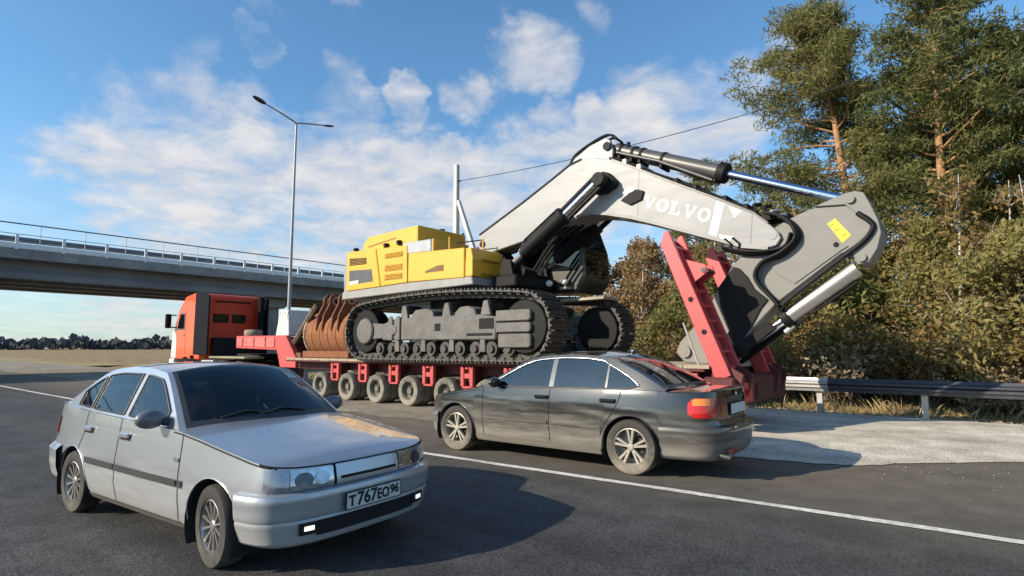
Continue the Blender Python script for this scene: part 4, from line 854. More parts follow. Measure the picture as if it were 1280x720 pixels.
# tail: cross beam, hinge, lamps
part(MB().box(-3.95, -3.42, 10.1, 13.35, .50, 1.0), 'tail_beam', M_TREDD, tr, bevel=.03)
part(MB().box(-3.43, -3.38, 10.25, 11.0, .55, .9), 'lamp_board', M_TRED, tr, bevel=.01)
for y in (10.35, 10.6): part(MB().cyl((-3.39, y, .72), (-3.35, y, .72), .07, n_=14), 'tail_lamp', M_RED, tr, smooth=40)
part(MB().box(-3.43, -3.39, 11.3, 12.1, .58, .85), 'warning_board', M_TREDD, tr)
# raised ramps: box section with flanges, ribs, gussets, leaning forward
def ramp(y0, y1):
    A = Vector((-3.62, 0, .98)); Bp = Vector((-4.66, 0, 3.70)); d = (Bp-A).normalized(); n_ = Vector((d.z, 0, -d.x)); L = (Bp-A).length
    def Q(u, w, y): q = A+d*u+n_*w; return (q.x, y, q.z)
    def slab(u0, u1, w0, w1, a, b): return [Q(u0, w0, a), Q(u1, w0, a), Q(u1, w0, b), Q(u0, w0, b), Q(u0, w1, a), Q(u1, w1, a), Q(u1, w1, b), Q(u0, w1, b)]
    FX = [(0,1,2,3),(7,6,5,4),(4,5,1,0),(5,6,2,1),(6,7,3,2),(7,4,0,3)]
    rp = None
    m = MB()
    prof = [(0, -.14), (L-.18, -.14), (L, .02), (L, .10), (.1, .14), (0, .14)]
    for a, b in ((y0, y0+.10), (y1-.10, y1)):
        v = [Q(u, w, a) for u, w in prof]+[Q(u, w, b) for u, w in prof]; k = len(prof)
        m.add(v, [tuple(range(k-1, -1, -1)), tuple(range(k, 2*k))]+[(i, (i+1) % k, (i+1) % k+k, i+k) for i in range(k)])
    rp = part(m, 'ramp', M_TRED, tr, bevel=.008)
    part(MB().add(slab(.0, L-.1, -.05, -.02, y0+.1, y1-.1), FX), 'ramp_plate', M_TREDD, rp)
    for u in np.arange(.15, L-.1, .30):
        part(MB().add(slab(u, u+.05, -.02, .09, y0+.1, y1-.1), FX), 'ramp_rib', M_TRED, rp)
    part(MB().add(slab(.1, L-.3, -.02, .06, (y0+y1)/2-.03, (y0+y1)/2+.03), FX), 'ramp_web', M_TRED, rp)
    # gusset and cylinder bracket on the inner face
    yg = (y0+y1)/2
    tri = [(L*.62, .09), (L*.80, .09), (L*.70, .44), (L*.65, .44)]
    for a in (y0+.16, y1-.22):
        v = [Q(u, w, a) for u, w in tri]+[Q(u, w, a+.05) for u, w in tri]; m = MB().add(v, [(3,2,1,0),(4,5,6,7)]+[(i, (i+1) % 4, (i+1) % 4+4, i+4) for i in range(4)]); part(m, 'ramp_gusset', M_TRED, rp, bevel=.006)
    c0, c1 = Q(L*.67, .38, y0+.14), Q(L*.67, .38, y1-.14); part(MB().cyl(c0, c1, .05, n_=12), 'gusset_pin', M_TRIM, rp)
    for u in (L*.30, L*.52): c = Q(u, -.0, y0-.006); part(MB().cyl(c, (c[0], c[1]+.02, c[2]), .05, n_=14), 'lifting_hole', M_DARK, rp)
ramp(10.18, 10.92); ramp(12.46, 13.2)
for y in (10.3, 10.8, 12.58, 13.08): part(MB().prism([(-3.9, .7), (-3.4, .62), (-3.3, 1.05), (-3.55, 1.2), (-3.85, 1.1)], y-.04, y+.04), 'hinge_lug', M_TREDD, tr, bevel=.01)
# thin stay rods beside the ramps
part(MB().cyl((-4.10, 10.35, 1.15), (-4.66, 11.0, 2.0), .022, n_=8), 'stay_rod', M_STEEL, tr)
# ------------------------------------------------------------------ things lying on the gooseneck
wbx = thing('concrete_block', 'pale ribbed concrete block standing on the trailer gooseneck behind the orange cab', 'block', (-18.9, 11.1, 1.52), world=True)
m = MB(); b4 = [(-19.62, 10.55), (-18.75, 10.55), (-18.75, 11.9), (-19.62, 11.9)]; t4 = [(-19.5, 10.62), (-18.95, 10.62), (-18.95, 11.8), (-19.5, 11.8)]
m.add([(x, y, 1.955) for x, y in b4]+[(x, y, 2.86) for x, y in t4], [(3,2,1,0),(4,5,6,7),(0,1,5,4),(1,2,6,5),(2,3,7,6),(3,0,4,7)])
part(m, 'block', mat('pale_block_concrete', (.62, .60, .56), .9, var=.18, vscale=5, bump=.4, bscale=18), wbx, bevel=.02)
for i in range(4):
    x = -19.48+.17*i; part(MB().bar((x, 10.555, 2.02), (x+.02+.02*i*0, 10.605, 2.80), .03, .012, up=(0, 1, 0)), 'rib', mat('pale_block_concrete', (0, 0, 0)), wbx)
sp = thing('spare_tyre', 'dusty tyre lying flat on the gooseneck just behind the truck cab', 'tyre', (-22.5, 11.1, 2.0), world=True)
part(MB().lathe_y([(.19, .10), (.21, .125), (.29, .12), (.33, .07), (.33, -.07), (.29, -.12), (.21, -.125), (.19, -.10), (.19, .10)], (0, 0, 0), 30).xform(Matrix.Translation((-21.85, 10.85, 2.095)) @ Matrix.Rotation(R(90), 4, 'X')), 'tyre_casing', mat('dusty_brown_tyre', (.24, .20, .155), .95, var=.3, vscale=6), sp, smooth=40)
# ------------------------------------------------------------------ tractor unit
M_ORANGE = mat('cab_orange', (.74, .088, .016), .35, 0, .6, var=.06, vscale=2, dirt=((.30, .22, .16), .3, 4, -1, 2.4))
M_CABD = mat('cab_dark_fairing', (.006, .007, .012), .7, 0, 0, var=.2, spec=.12)
tk = thing('truck', 'orange-red heavy tractor unit with high sleeper cab hitched to the red trailer', 'truck', (-25.2, 11.45, 0), world=True)
ya, yb = 10.15, 12.65
def cab_x(z): return float(np.interp(z, [.9, 1.6, 2.3, 3.2, 3.75], [-27.72, -27.75, -27.62, -27.2, -26.5]))
zz = np.linspace(1.05, 3.72, 14)
sidep = [(cab_x(z), z) for z in zz]+[(-25.6, 3.84), (-24.95, 3.76), (-24.95, 1.05)]
part(MB().prism(sidep, ya, yb), 'cab', M_ORANGE, tk, bevel=.07, segs=3)
# rear wall panel (redder than the sides, its shade put into the colour), two dark windows, louvre
rw = part(MB().box(-24.95, -24.86, ya+.28, yb-.28, 1.5, 3.68), 'rear_wall', mat('cab_shaded_red', (.66, .05, .014), .45, 0, .3, var=.08), tk, bevel=.03)
for y0, y1 in ((10.60, 11.25), (11.38, 11.98)): part(MB().box(-24.865, -24.84, y0, y1, 2.58, 2.95), 'rear_window', M_GLASS, rw, bevel=.01)
part(MB().box(-24.87, -24.80, ya+.5, yb-.5, 3.45, 3.5), 'rear_rail', M_CABD, rw)
part(MB().box(-24.86, -24.55, ya+.4, yb-.4, 1.2, 1.95), 'air_tank_rack', M_DARK, tk, bevel=.03)
for y0, y1 in ((ya-.02, ya+.05), (yb-.05, yb+.02)):
    part(MB().prism([(-25.5, 1.25), (-24.2, 1.25), (-24.2, 3.60), (-24.55, 3.80), (-25.5, 3.86)], y0, y1), 'side_deflector', M_CABD, tk, bevel=.02)
part(MB().cyl((-24.35, yb-.25, 1.2), (-24.35, yb-.25, 3.7), .13, n_=14), 'exhaust_stack', M_CABD, tk, smooth=40)
# door, window, mirrors, windscreen, front, steps, wheels
for y, o in ((ya, -1), (yb, 1)):
    yy = (y-.012, y+.02) if o < 0 else (y-.02, y+.012)
    d = part(MB().prism([(-27.42, 1.25), (-26.35, 1.25), (-26.35, 3.12), (-26.95, 3.12), (-27.35, 2.4)], *yy), 'door', M_ORANGE, tk, bevel=.02)
    y2 = (y-.016, y+.02) if o < 0 else (y-.02, y+.016)
    part(MB().prism([(-27.28, 2.3), (-26.42, 2.3), (-26.42, 3.02), (-26.92, 3.02)], *y2), 'door_window', M_GLASS, d)
    part(MB().box(-26.52, -26.42, y2[0], y2[1], 2.05, 2.1), 'door_handle', M_CABD, d)
    part(MB().prism([(-27.74, 1.1), (-27.22, 1.1), (-27.25, 1.9), (-27.4, 2.25), (-27.68, 2.28)], *((y-.026, y+.03) if o < 0 else (y-.03, y+.026))), 'corner_glare', mat('cab_pale_corner', (.72, .66, .58), .4, 0, .4, var=.15), tk, bevel=.02)  # sun glare on the cab corner, painted as a pale panel
    my = y+o*.28; mo = part(MB().box(-27.62, -27.45, my-.11, my+.11, 2.38, 3.0), 'wing_mirror', M_CABD, tk, bevel=.04)
    part(MB().cyl((-27.4, y, 2.95), (-27.5, my, 2.95), .025, n_=8).cyl((-27.45, y, 2.42), (-27.5, my, 2.42), .025, n_=8), 'mirror_bracket', M_CABD, mo)
    part(MB().prism([(-27.6, .45), (-25.4, .45), (-25.4, 1.22), (-25.8, 1.22)]+[(-26.25+.62*math.cos(a), .55+.62*math.sin(a)) for a in np.linspace(.6, math.pi-.1, 12)]+[(-27.6, .8)], *((y+.0, y+.05) if o < 0 else (y-.05, y-.0))), 'wheel_skirt', M_CABD, tk)
    for xw in (-26.25, -23.0, -21.65):
        w = MB().lathe_y([(.30, o*.02), (.27, -o*.02), (.22, -o*.1), (.1, -o*.1), (.1, o*.0), (.001, o*.0)], (xw, y-o*.02, .52), 26); wo = part(w, 'wheel', M_RIMT, tk, smooth=35)
        ty = MB()
        for dd in ((0,) if xw < -25 else (0, -o*.34)): ty.lathe_y([(.29, dd), (.31, o*.03+dd), (.42, o*.05+dd), (.49, o*.02+dd), (.52, -o*.04+dd), (.52, -o*.23+dd), (.48, -o*.29+dd), (.3, -o*.3+dd)], (xw, y-o*.03, .52), 34)
        part(ty, 'tyre', M_TYRET, wo, smooth=45)
wsn = [(-27.60-.015, 2.38), (-27.22-.015, 3.17)]
part(MB().add([(wsn[0][0], ya+.12, wsn[0][1]), (wsn[0][0], yb-.12, wsn[0][1]), (wsn[1][0], yb-.2, wsn[1][1]), (wsn[1][0], ya+.2, wsn[1][1])], [(3, 2, 1, 0), (0, 1, 2, 3)][:1]), 'windscreen', M_GLASS, tk)
part(MB().box(-27.82, -27.70, ya+.35, yb-.35, 1.15, 2.15), 'front_grille', M_CABD, tk, bevel=.03)
part(MB().box(-27.95, -27.45, ya-.02, yb+.02, .42, 1.08), 'bumper', mat('cab_pale_corner', (0, 0, 0)), tk, bevel=.06, segs=2)
for y in (10.95, 11.85): part(MB().box(-25.6, -20.9, y-.06, y+.06, .75, 1.02), 'chassis_rail', M_CABD, tk)
for x in (-26.25, -23.0, -21.65): part(MB().cyl((x, 10.5, .52), (x, 12.3, .52), .1, n_=10), 'axle', M_CABD, tk)
part(MB().box(-24.9, -23.8, 10.2, 10.8, .45, 1.05), 'fuel_tank', M_STEEL, tk, bevel=.08, segs=2)
part(MB().box(-23.2, -21.4, 10.9, 11.9, 1.02, 1.30).box(-23.9, -20.9, 10.95, 11.85, 1.0, 1.06), 'fifth_wheel', M_DARK, tk)
part(MB().box(-23.95, -21.0, 10.12, 10.9, 1.12, 1.20), 'mudguard', mat('olive_mudguard', (.26, .25, .17), .8, var=.3), tk, bevel=.03)
# ------------------------------------------------------------------ loose excavator bucket
M_RUST = mat('rusty_bucket', (.34, .125, .042), .85, .1, var=.45, vscale=3.2, bump=.35, bscale=14, dirt=((.10, .042, .024), .8, 3, -1.8, 4))
M_RUSTL = mat('worn_bucket_edge', (.42, .30, .21), .7, .2, var=.3, vscale=4)
bk = thing('excavator_bucket', 'large rusty excavator bucket with two holed lugs sitting on the trailer deck', 'bucket', (-16.4, 11.3, 1.2), world=True)
def arc(yc, zc, r, a0, a1, n_=14): return [(yc+r*math.cos(a), zc+r*math.sin(a)) for a in np.linspace(a0, a1, n_)]
# section in (y,z): opening away from the road, curved back towards it
outer = [(12.35, 1.32), (11.3, 1.21), (10.95, 1.25)]+arc(11.30, 1.98, .80, R(245), R(125), 12)+[(11.1, 2.78), (11.75, 2.92)]
inner = [(y+.05 if y < 11.2 else y, z+.05 if z < 2 else z-.05) for y, z in outer]
bx0, bx1 = -17.62, -15.25
m = MB(); k = len(outer); rows = [[(bx0, y, z) for y, z in outer], [(bx1, y, z) for y, z in outer]]; m.grid(rows, flip=False)
rows = [[(bx0, y, z) for y, z in inner], [(bx1, y, z) for y, z in inner]]; m.grid(rows, flip=True)
sh = part(m, 'shell', M_RUST, bk, smooth=30)
for i in range(5):
    x = bx0+.22+i*.45
    ribp = [(y-.014 if y < 11.2 else y, z) for y, z in outer[2:13]]; rr = [(y+.02, z) for y, z in ribp[::-1]]
    part(MB().prism_x(ribp+rr, x, x+.2), 'wear_strip', M_RUST, bk, bevel=.008)
for x0 in (bx0-.04, bx1-.02):
    part(MB().prism_x(outer, x0, x0+.06), 'side_plate', M_RUST, bk)
    part(MB().tube([(x0+.03, y, z) for y, z in outer[1:]], .05, 6), 'side_rim', M_RUSTL, bk)
part(MB().box(bx0-.1, bx1+.1, 10.50, 10.72, 1.21, 1.42), 'heel_plate', M_RUST, bk, bevel=.02)
part(MB().box(bx0-.05, bx1+.05, 12.3, 12.7, 1.24, 1.36), 'cutting_edge', M_RUSTL, bk, bevel=.02)
for i in range(5):
    x = bx0+.15+i*.52; part(MB().add([(x-.11, 12.6, 1.22), (x+.11, 12.6, 1.22), (x+.11, 12.6, 1.40), (x-.11, 12.6, 1.40), (x-.07, 13.0, 1.27), (x+.07, 13.0, 1.27), (x+.07, 13.0, 1.31), (x-.07, 13.0, 1.31)], [(3,2,1,0),(4,5,6,7),(0,1,5,4),(1,2,6,5),(2,3,7,6),(3,0,4,7)]), 'tooth', M_RUSTL, bk)
# lugs: tall plates with pin holes
for x in (-16.95, -16.10):
    for dx in (0, .34):
        c_ = (10.95, 3.05); n_ = 18; ring = [(c_[0]+.24*math.cos(a), c_[1]+.24*math.sin(a)) for a in np.linspace(R(-20), R(200), n_)]
        pr = [(11.35, 2.45)]+ring+[(10.50, 2.55), (10.455, 2.15), (10.52, 1.95), (10.7, 2.3)]; hole = [(c_[0]+.10*math.cos(a), c_[1]+.10*math.sin(a)) for a in np.linspace(R(-20), R(200), n_)]
        pl_ = part(MB().prism_x(pr, x+dx, x+dx+.07), 'lug', mat('dark_rust_lug', (.15, .062, .03), .85, .1, var=.4, vscale=5, bump=.3), bk, bevel=.006)
        part(MB().cyl((x+dx-.02, c_[0], c_[1]), (x+dx+.09, c_[0], c_[1]), .15, n_=18), 'lug_boss', M_RUSTL, pl_, smooth=30)
        part(MB().cyl((x+dx-.024, c_[0], c_[1]), (x+dx+.094, c_[0], c_[1]), .09, n_=18), 'pin_hole', M_DARK, pl_)
part(MB().box(-17.3, -15.6, 10.85, 11.3, 2.5, 2.68), 'lug_base', M_RUST, bk, bevel=.03)
# slanting link frame that leans against it
lf = thing('bucket_linkage', 'dark rusty linkage bars leaning at a slant against the bucket on the deck', 'linkage', (-18.3, 11.2, 1.2), world=True)
M_LINK = mat('dark_rusty_link', (.05, .026, .02), .85, .1, var=.4, vscale=4, bump=.2)
for y, dx in ((10.62, .25), (11.25, -.15)):
    o = part(MB().bar((-19.05+dx, y, 1.33), (-17.35+dx, y, 2.92), .12, .18), 'link_bar', M_LINK, lf, bevel=.02)
    part(MB().bar((-19.05+dx-.06, y-.065, 1.38), (-17.35+dx-.06, y-.065, 2.97), .012, .02), 'bar_edge', M_RUSTL, o)
for k in (.12, .5, .9): part(MB().cyl((-18.9+1.7*k, 10.55, 1.33+1.6*k), (-18.9+1.7*k, 11.4, 1.33+1.6*k), .09, n_=12), 'cross_pin', M_LINK, lf)
part(MB().bar((-18.75, 10.95, 1.34), (-17.5, 10.95, 2.4), .4, .06), 'link_plate', M_LINK, lf)
part(MB().box(-19.15, -17.85, 10.5, 11.6, 1.205, 1.36), 'timber_chock', mat('rusty_timber', (.15, .075, .045), .9, var=.4), lf, bevel=.02)
# ================================================================== EXCAVATOR
M_YEL = mat('excavator_yellow', (.70, .375, .028), .42, 0, .25, var=.07, vscale=2, dirt=((.35, .25, .12), .3, 5, -1, 3))
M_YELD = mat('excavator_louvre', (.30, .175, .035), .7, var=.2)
M_GREY = mat('excavator_grey', (.27, .27, .265), .55, 0, .1, var=.12, vscale=3, dirt=((.33, .30, .25), .5, 4, -1, 3))
M_BOOM = mat('boom_pale_paint', (.32, .325, .33), .45, 0, .15, var=.06, vscale=1.5, bump=.03, bscale=6, dirt=((.22, .215, .205), .55, 2.5, -1, 7), streak=True)
M_STICK = mat('stick_grey_paint', (.165, .163, .158), .5, 0, .15, var=.1, vscale=2.5, bump=.05, bscale=8, dirt=((.24, .22, .195), .5, 3, -1, 6))
M_TRK = mat('track_steel', (.028, .027, .026), .6, .2, var=.3, vscale=6, bump=.1, dirt=((.26, .24, .20), .35, 9, -3, 3))
M_TRKD = mat('dusty_track_frame', (.145, .140, .132), .65, .2, var=.22, vscale=2, bump=.15, bscale=10, dirt=((.06, .056, .052), .6, 7, -3, 4))
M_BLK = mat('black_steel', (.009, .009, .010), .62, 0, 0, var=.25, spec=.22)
M_CYL = mat('cylinder_paint', (.085, .083, .08), .4, .2, .2, var=.2, vscale=4)
M_ROD = mat('chromed_rod', (.70, .72, .76), .16, 1.0, var=.05)
ex = thing('excavator', 'huge yellow and pale grey crawler excavator with boom folded down over the trailer tail', 'excavator', (-10.7, Yc, 1.2), world=True)
EXL = Vector((-10.7, Yc, 1.2))
# ---- crawler tracks
def track_path():
    cl, cr, r = (-13.60, 1.985), (-7.86, 1.985), .735
    pts = []
    for x in np.linspace(cl[0], cr[0], 60): pts.append((x, cl[1]-r))
    for a in np.linspace(-90, 84, 44)[1:]: pts.append((cr[0]+r*math.cos(R(a)), cr[1]+r*math.sin(R(a))))
    for t in np.linspace(0, 1, 60)[1:-1]:
        x0, x1 = pts[103][0] if len(pts) > 103 else pts[-1][0], cl[0]-.07; x = cr[0]+.077+(cl[0]-.077-cr[0]-.077)*t; pts.append((x, cr[1]+.731+.16*math.sin(math.pi*t)**.8-.0))
    for a in np.linspace(96, 270, 44): pts.append((cl[0]+r*math.cos(R(a)), cl[1]+r*math.sin(R(a))))
    P = np.array(pts); d = np.r_[0, np.cumsum(np.hypot(*np.diff(P, axis=0).T))]; return P, d
TP, TD = track_path(); NSH = 64
shoe = MB(); shoe.box(-.116, .116, -.36, .36, -.005, .04)
for x in (-.085, .03): shoe.add([(x-.022, -.36, .04), (x+.022, -.36, .04), (x+.012, -.36, .085), (x-.012, -.36, .085), (x-.022, .36, .04), (x+.022, .36, .04), (x+.012, .36, .085), (x-.012, .36, .085)], [(0,1,2,3),(7,6,5,4),(1,5,6,2),(4,0,3,7),(2,6,7,3)])
for y in (-.13, .09): shoe.box(-.125, .125, y, y+.05, -.13, -.004)
shoe.box(-.05, .05, -.30, -.24, -.05, -.004); shoe.box(-.05, .05, .24, .30, -.05, -.004)
s0 = None
for yc in (10.20, 13.24):
    for i in range(NSH):
        q = TD[-1]*(i+.5)/NSH; x = np.interp(q, TD, TP[:, 0]); z = np.interp(q, TD, TP[:, 1]); e = .12
        x2, z2 = np.interp((q+e) % TD[-1], TD, TP[:, 0]), np.interp((q+e) % TD[-1], TD, TP[:, 1]); x1, z1 = np.interp((q-e) % TD[-1], TD, TP[:, 0]), np.interp((q-e) % TD[-1], TD, TP[:, 1])
        if s0 is None: s0 = shoe.build('track_shoe', M_TRK); s0.parent = ex; o = s0
        else: o = s0.copy(); col.objects.link(o)
        a = math.atan2(z2-z1, x2-x1); o.location = Vector((x, yc+random.uniform(-.008, .008), z))-EXL; o.rotation_euler = (0, -a+math.pi, 0)
for yc, o in ((10.20, -1), (13.24, 1)):
    yf = yc+o*.30
    lo, hi = min(yf, yc-o*.2), max(yf, yc-o*.2)
    fr = part(MB().prism([(-12.75, 1.72), (-8.65, 1.70), (-8.6, 2.22), (-9.2, 2.30), (-12.2, 2.30), (-12.75, 2.16)], lo, hi), 'track_frame', M_TRKD, ex, bevel=.03)
    f2 = yf+o*.012; a, b = min(f2, yf), max(f2, yf)
    part(MB().box(-10.66, -10.46, a, b, 1.94, 2.12), 'frame_hole', M_DARK, fr)
    part(MB().box(-9.55, -8.75, a, b, 1.80, 1.86).box(-9.15, -8.7, a, b, 1.96, 2.2), 'frame_slot', M_DARK, fr)
    for x in (-12.35, -12.05): part(MB().prism([(x-.09, 1.72), (x+.09, 1.72), (x+.09, 2.28), (x+.05, 2.36), (x-.05, 2.36), (x-.09, 2.28)], min(yf, yf+o*.05), max(yf, yf+o*.05)), 'frame_rib', M_TRKD, fr, bevel=.015)
    part(MB().cyl((-12.2, yf, 2.0), (-12.2, yf+o*.07, 2.0), .13, n_=18), 'frame_cap', M_TRKD, fr, smooth=40, bevel=.01)
    # final-drive end and its stepped guards
    ys = (min(yc+o*.34, yc-o*.2), max(yc+o*.34, yc-o*.2))
    for z0, z1, x0 in ((1.52, 1.83, -8.55), (1.86, 2.08, -8.62), (2.11, 2.36, -8.62)):
        part(MB().prism([(x0, z0), (-7.68, z0), (-7.62, z0+.04), (-7.62, z1-.04), (-7.68, z1), (x0, z1)], *ys), 'drive_guard', M_TRKD, ex, bevel=.02)
    part(MB().cyl((-7.86, yc-.24, 1.985), (-7.86, yc+.24, 1.985), .60, n_=30), 'drive_sprocket', M_BLK, ex, smooth=30, bevel=.02)
    part(MB().cyl((-13.60, yc-.22, 1.985), (-13.60, yc+.22, 1.985), .60, n_=30), 'idler', M_BLK, ex, smooth=30, bevel=.02)
    part(MB().cyl((-13.52, yc+o*.20, 1.985), (-13.52, yc+o*.33, 1.985), .36, n_=28), 'idler_cover', M_TRKD, ex, smooth=30, bevel=.03)
    part(MB().prism([(-13.35, 1.75), (-12.7, 1.78), (-12.7, 2.16), (-13.35, 2.22)], min(yc+o*.26, yc), max(yc+o*.26, yc)), 'idler_yoke', M_TRKD, ex, bevel=.02)
    for i in range(10):
        x = -12.9+i*.51; part(MB().cyl((x, yc-.24, 1.50), (x, yc+.24, 1.50), .17, n_=16).cyl((x, yc-.30, 1.50), (x, yc+.30, 1.50), .09, n_=12), 'track_roller', M_TRK, ex, smooth=30)
        if i in (1, 3, 5, 7): part(MB().prism([(x+.16, 1.42), (x+.35, 1.42), (x+.33, 1.72), (x+.18, 1.72)], min(yf-o*.02, yf-o*.1), max(yf-o*.02, yf-o*.1)), 'roller_guard', M_TRKD, ex, bevel=.01)
    for x in (-11.9, -10.3, -9.0):
        part(MB().cyl((x, yc-.2, 2.52), (x, yc+.27, 2.52), .12, n_=16), 'carrier_roller', M_TRK, ex, smooth=30)
        part(MB().prism([(x-.16, 2.28), (x+.16, 2.28), (x+.07, 2.62), (x-.07, 2.62)], min(yf-o*.04, yf-o*.14), max(yf-o*.04, yf-o*.14)), 'roller_support', M_TRKD, ex, bevel=.012)
    for x0, x1 in ((-11.65, -10.75), (-10.05, -9.3)): part(MB().prism([(x0, 2.28), (x1, 2.28), (x1-.06, 2.44), (x1-.3, 2.52), (x0+.2, 2.5), (x0+.04, 2.38)], lo+.05, hi-.03), 'frame_step', M_TRKD, ex, bevel=.02)
# ---- car body and slew ring
part(MB().box(-12.0, -9.4, 10.5, 12.94, 1.85, 2.45), 'car_body', M_BLK, ex, bevel=.08)
part(MB().cyl((-10.9, Yc, 2.40), (-10.9, Yc, 2.98), 1.30, n_=40), 'slew_ring', M_BLK, ex, smooth=30)
# ---- upper structure
yn, yf_ = 10.15, 13.32
part(MB().prism([(-15.06, 2.97), (-9.60, 3.06), (-9.65, 3.262), (-11.9, 3.28), (-15.02, 3.20)], yn, yf_), 'house_deck', M_GREY, ex, bevel=.02)
cwp = [(-15.20, 3.0), (-15.26, 3.7), (-15.20, 4.16), (-14.96, 4.38), (-14.55, 4.40), (-14.62, 3.21), (-14.70, 3.0)]
m = MB(); rows = []
for y, dx in ((yn+.02, .28), (yn+.10, .14), (yn+.35, .02), (11.0, -.03), (Yc, -.05), (12.5, -.03), (yf_-.35, .02), (yf_-.1, .14), (yf_-.02, .28)):
    rows.append([(max(x, -15.3)+(dx if x < -14.9 else 0), y, z) for x, z in cwp])
m.grid(rows, close=True); k = len(cwp); m.f += [tuple(range(k)), tuple(range(8*k+k-1, 8*k-1, -1))]; m.m += [0, 0]
part(m, 'counterweight', M_GREY, ex, smooth=35, bevel=.02)
part(MB().prism([(-14.72, 3.2), (-9.95, 3.27), (-9.95, 3.95), (-12.05, 4.02), (-12.1, 4.30), (-14.72, 4.36)], yn+.06, yf_-.06), 'engine_house', M_YEL, ex, bevel=.03)
def panel(name, poly, y0, y1, m, par=ex, bevel=.015): return part(MB().prism(poly, y0, y1), name, m, par, bevel=bevel)
rp_ = panel('rear_side_panel', [(-14.80, 3.215), (-13.19, 3.245), (-13.43, 4.345), (-14.82, 4.40)], yn-.02, yn+.08, M_YEL)
gl = panel('grille', [(-14.66, 3.965), (-13.84, 3.945), (-13.84, 4.135), (-14.67, 4.185)], yn-.026, yn+.0, M_DARK, rp_, .004)
for j in range(4): panel('grille_slat', [(-14.64, 3.985+.045*j), (-13.86, 3.965+.043*j), (-13.86, 3.985+.043*j), (-14.64, 4.005+.045*j)], yn-.036, yn-.02, M_YELD, rp_, .002)
panel('recessed_panel', [(-14.66, 3.375), (-13.50, 3.41), (-13.58, 3.78), (-14.68, 3.83)], yn-.024, yn+.0, mat('dark_grey_panel', (.085, .09, .10), .4, var=.25), rp_, .01)
panel('reflective_label', [(-14.66, 3.385), (-14.22, 3.40), (-14.20, 3.50), (-14.62, 3.49)], yn-.029, yn+.0, M_WHITE, rp_, .004)
lp_ = panel('louvre_panel', [(-13.15, 3.25), (-12.02, 3.28), (-12.05, 4.30), (-13.39, 4.345)], yn-.022, yn+.08, M_YEL)
for z0, z1 in ((4.01, 4.165), (3.645, 3.83), (3.395, 3.575)):
    bp_ = panel('louvre', [(-12.98, z0), (-12.22, z0-.005), (-12.22, z1-.015), (-12.98, z1)], yn-.026, yn, M_YELD, lp_, .004)
    for j in range(4): z = z0+.02+(z1-z0-.03)*j/4; part(MB().obox((-12.60, yn-.034, z+.012), (.37, 0, 0), (0, .014, -.010), (0, .003, .006)), 'louvre_slat', M_YEL, lp_)
sp_ = panel('long_side_panel', [(-11.985, 3.285), (-9.885, 3.245), (-9.885, 3.99), (-11.99, 4.065)], yn-.024, yn+.08, M_YEL)
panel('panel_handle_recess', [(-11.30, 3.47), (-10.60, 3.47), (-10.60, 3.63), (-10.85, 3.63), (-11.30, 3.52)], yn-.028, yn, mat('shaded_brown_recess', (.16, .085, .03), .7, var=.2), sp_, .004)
panel('panel_seam', [(-12.015, 3.28), (-11.995, 3.28), (-12.0, 4.05), (-12.02, 4.05)], yn-.012, yn, M_DARK, sp_, .0)
panel('front_corner_post', [(-9.86, 3.26), (-9.61, 3.265), (-9.61, 3.70), (-9.85, 3.715)], yn-.01, yn+.22, M_YEL)
# front steps of the platform (facing the boom)
M_BRN = mat('step_yellow_paint', (.50, .27, .035), .6, var=.2, vscale=4, bump=.1)
part(MB().prism([(-9.95, 3.27), (-9.64, 3.27), (-9.64, 3.70), (-9.70, 3.98), (-9.95, 3.98)], yn+.03, 11.28), 'platform_front', M_YEL, ex, bevel=.015)
for z in (3.42, 3.78): part(MB().box(-9.645, -9.60, yn+.35, 11.15, z-.1, z-.06), 'step_edge', M_YELD, ex)
part(MB().box(-9.95, -8.75, 11.3, 12.14, 3.02, 3.30), 'boom_mount_base', M_BLK, ex, bevel=.04)
for y in (11.55, 11.90): part(MB().prism([(-11.0, 3.2), (-8.9, 3.05), (-8.75, 3.45), (-9.6, 3.75), (-10.25, 4.50), (-10.55, 4.52), (-10.8, 4.2)], y-.05, y+.05), 'boom_mount_plate', M_BLK, ex, bevel=.02)
# hood, grey service box, caps
hd_ = part(MB().prism([(-14.30, 4.36), (-14.28, 4.62), (-14.05, 4.80), (-11.83, 4.87), (-11.82, 4.30)], yn+.16, 12.2), 'hood', M_YEL, ex, bevel=.05, segs=2)
part(MB().prism([(-14.0, 4.47), (-12.75, 4.60), (-12.75, 4.63), (-14.0, 4.52)], yn+.148, yn+.17), 'hood_crease', M_YELD, hd_)
part(MB().box(-13.1, -12.5, yn+.5, 11.8, 4.86, 4.93), 'hood_vent', M_YEL, hd_, bevel=.02)
part(MB().prism([(-12.22, 4.06), (-11.10, 4.02), (-11.12, 4.37), (-12.28, 4.39)], yn+.0, 11.4), 'service_box', mat('light_grey_box', (.36, .375, .39), .4, .2, .1, var=.12), ex, bevel=.03)
part(MB().prism([(-11.09, 4.0), (-9.98, 3.96), (-9.98, 4.0), (-11.09, 4.06)], yn+.05, 11.3), 'walkway', mat('brown_walkway', (.17, .09, .045), .8, var=.3), ex)
part(MB().box(-11.10, -11.06, yn+.03, 11.5, 4.02, 4.37), 'box_end_panel', M_YEL, ex)
for x, y in ((-10.55, yn+.12), (-10.05, 11.0)): part(MB().cyl((x, y, 4.0), (x, y, 4.36), .022, n_=8), 'railing_post', M_YEL, ex)
part(MB().tube([(-11.0, 11.0, 4.36), (-10.05, 11.0, 4.33)], .018, 8), 'railing', M_BLK, ex)
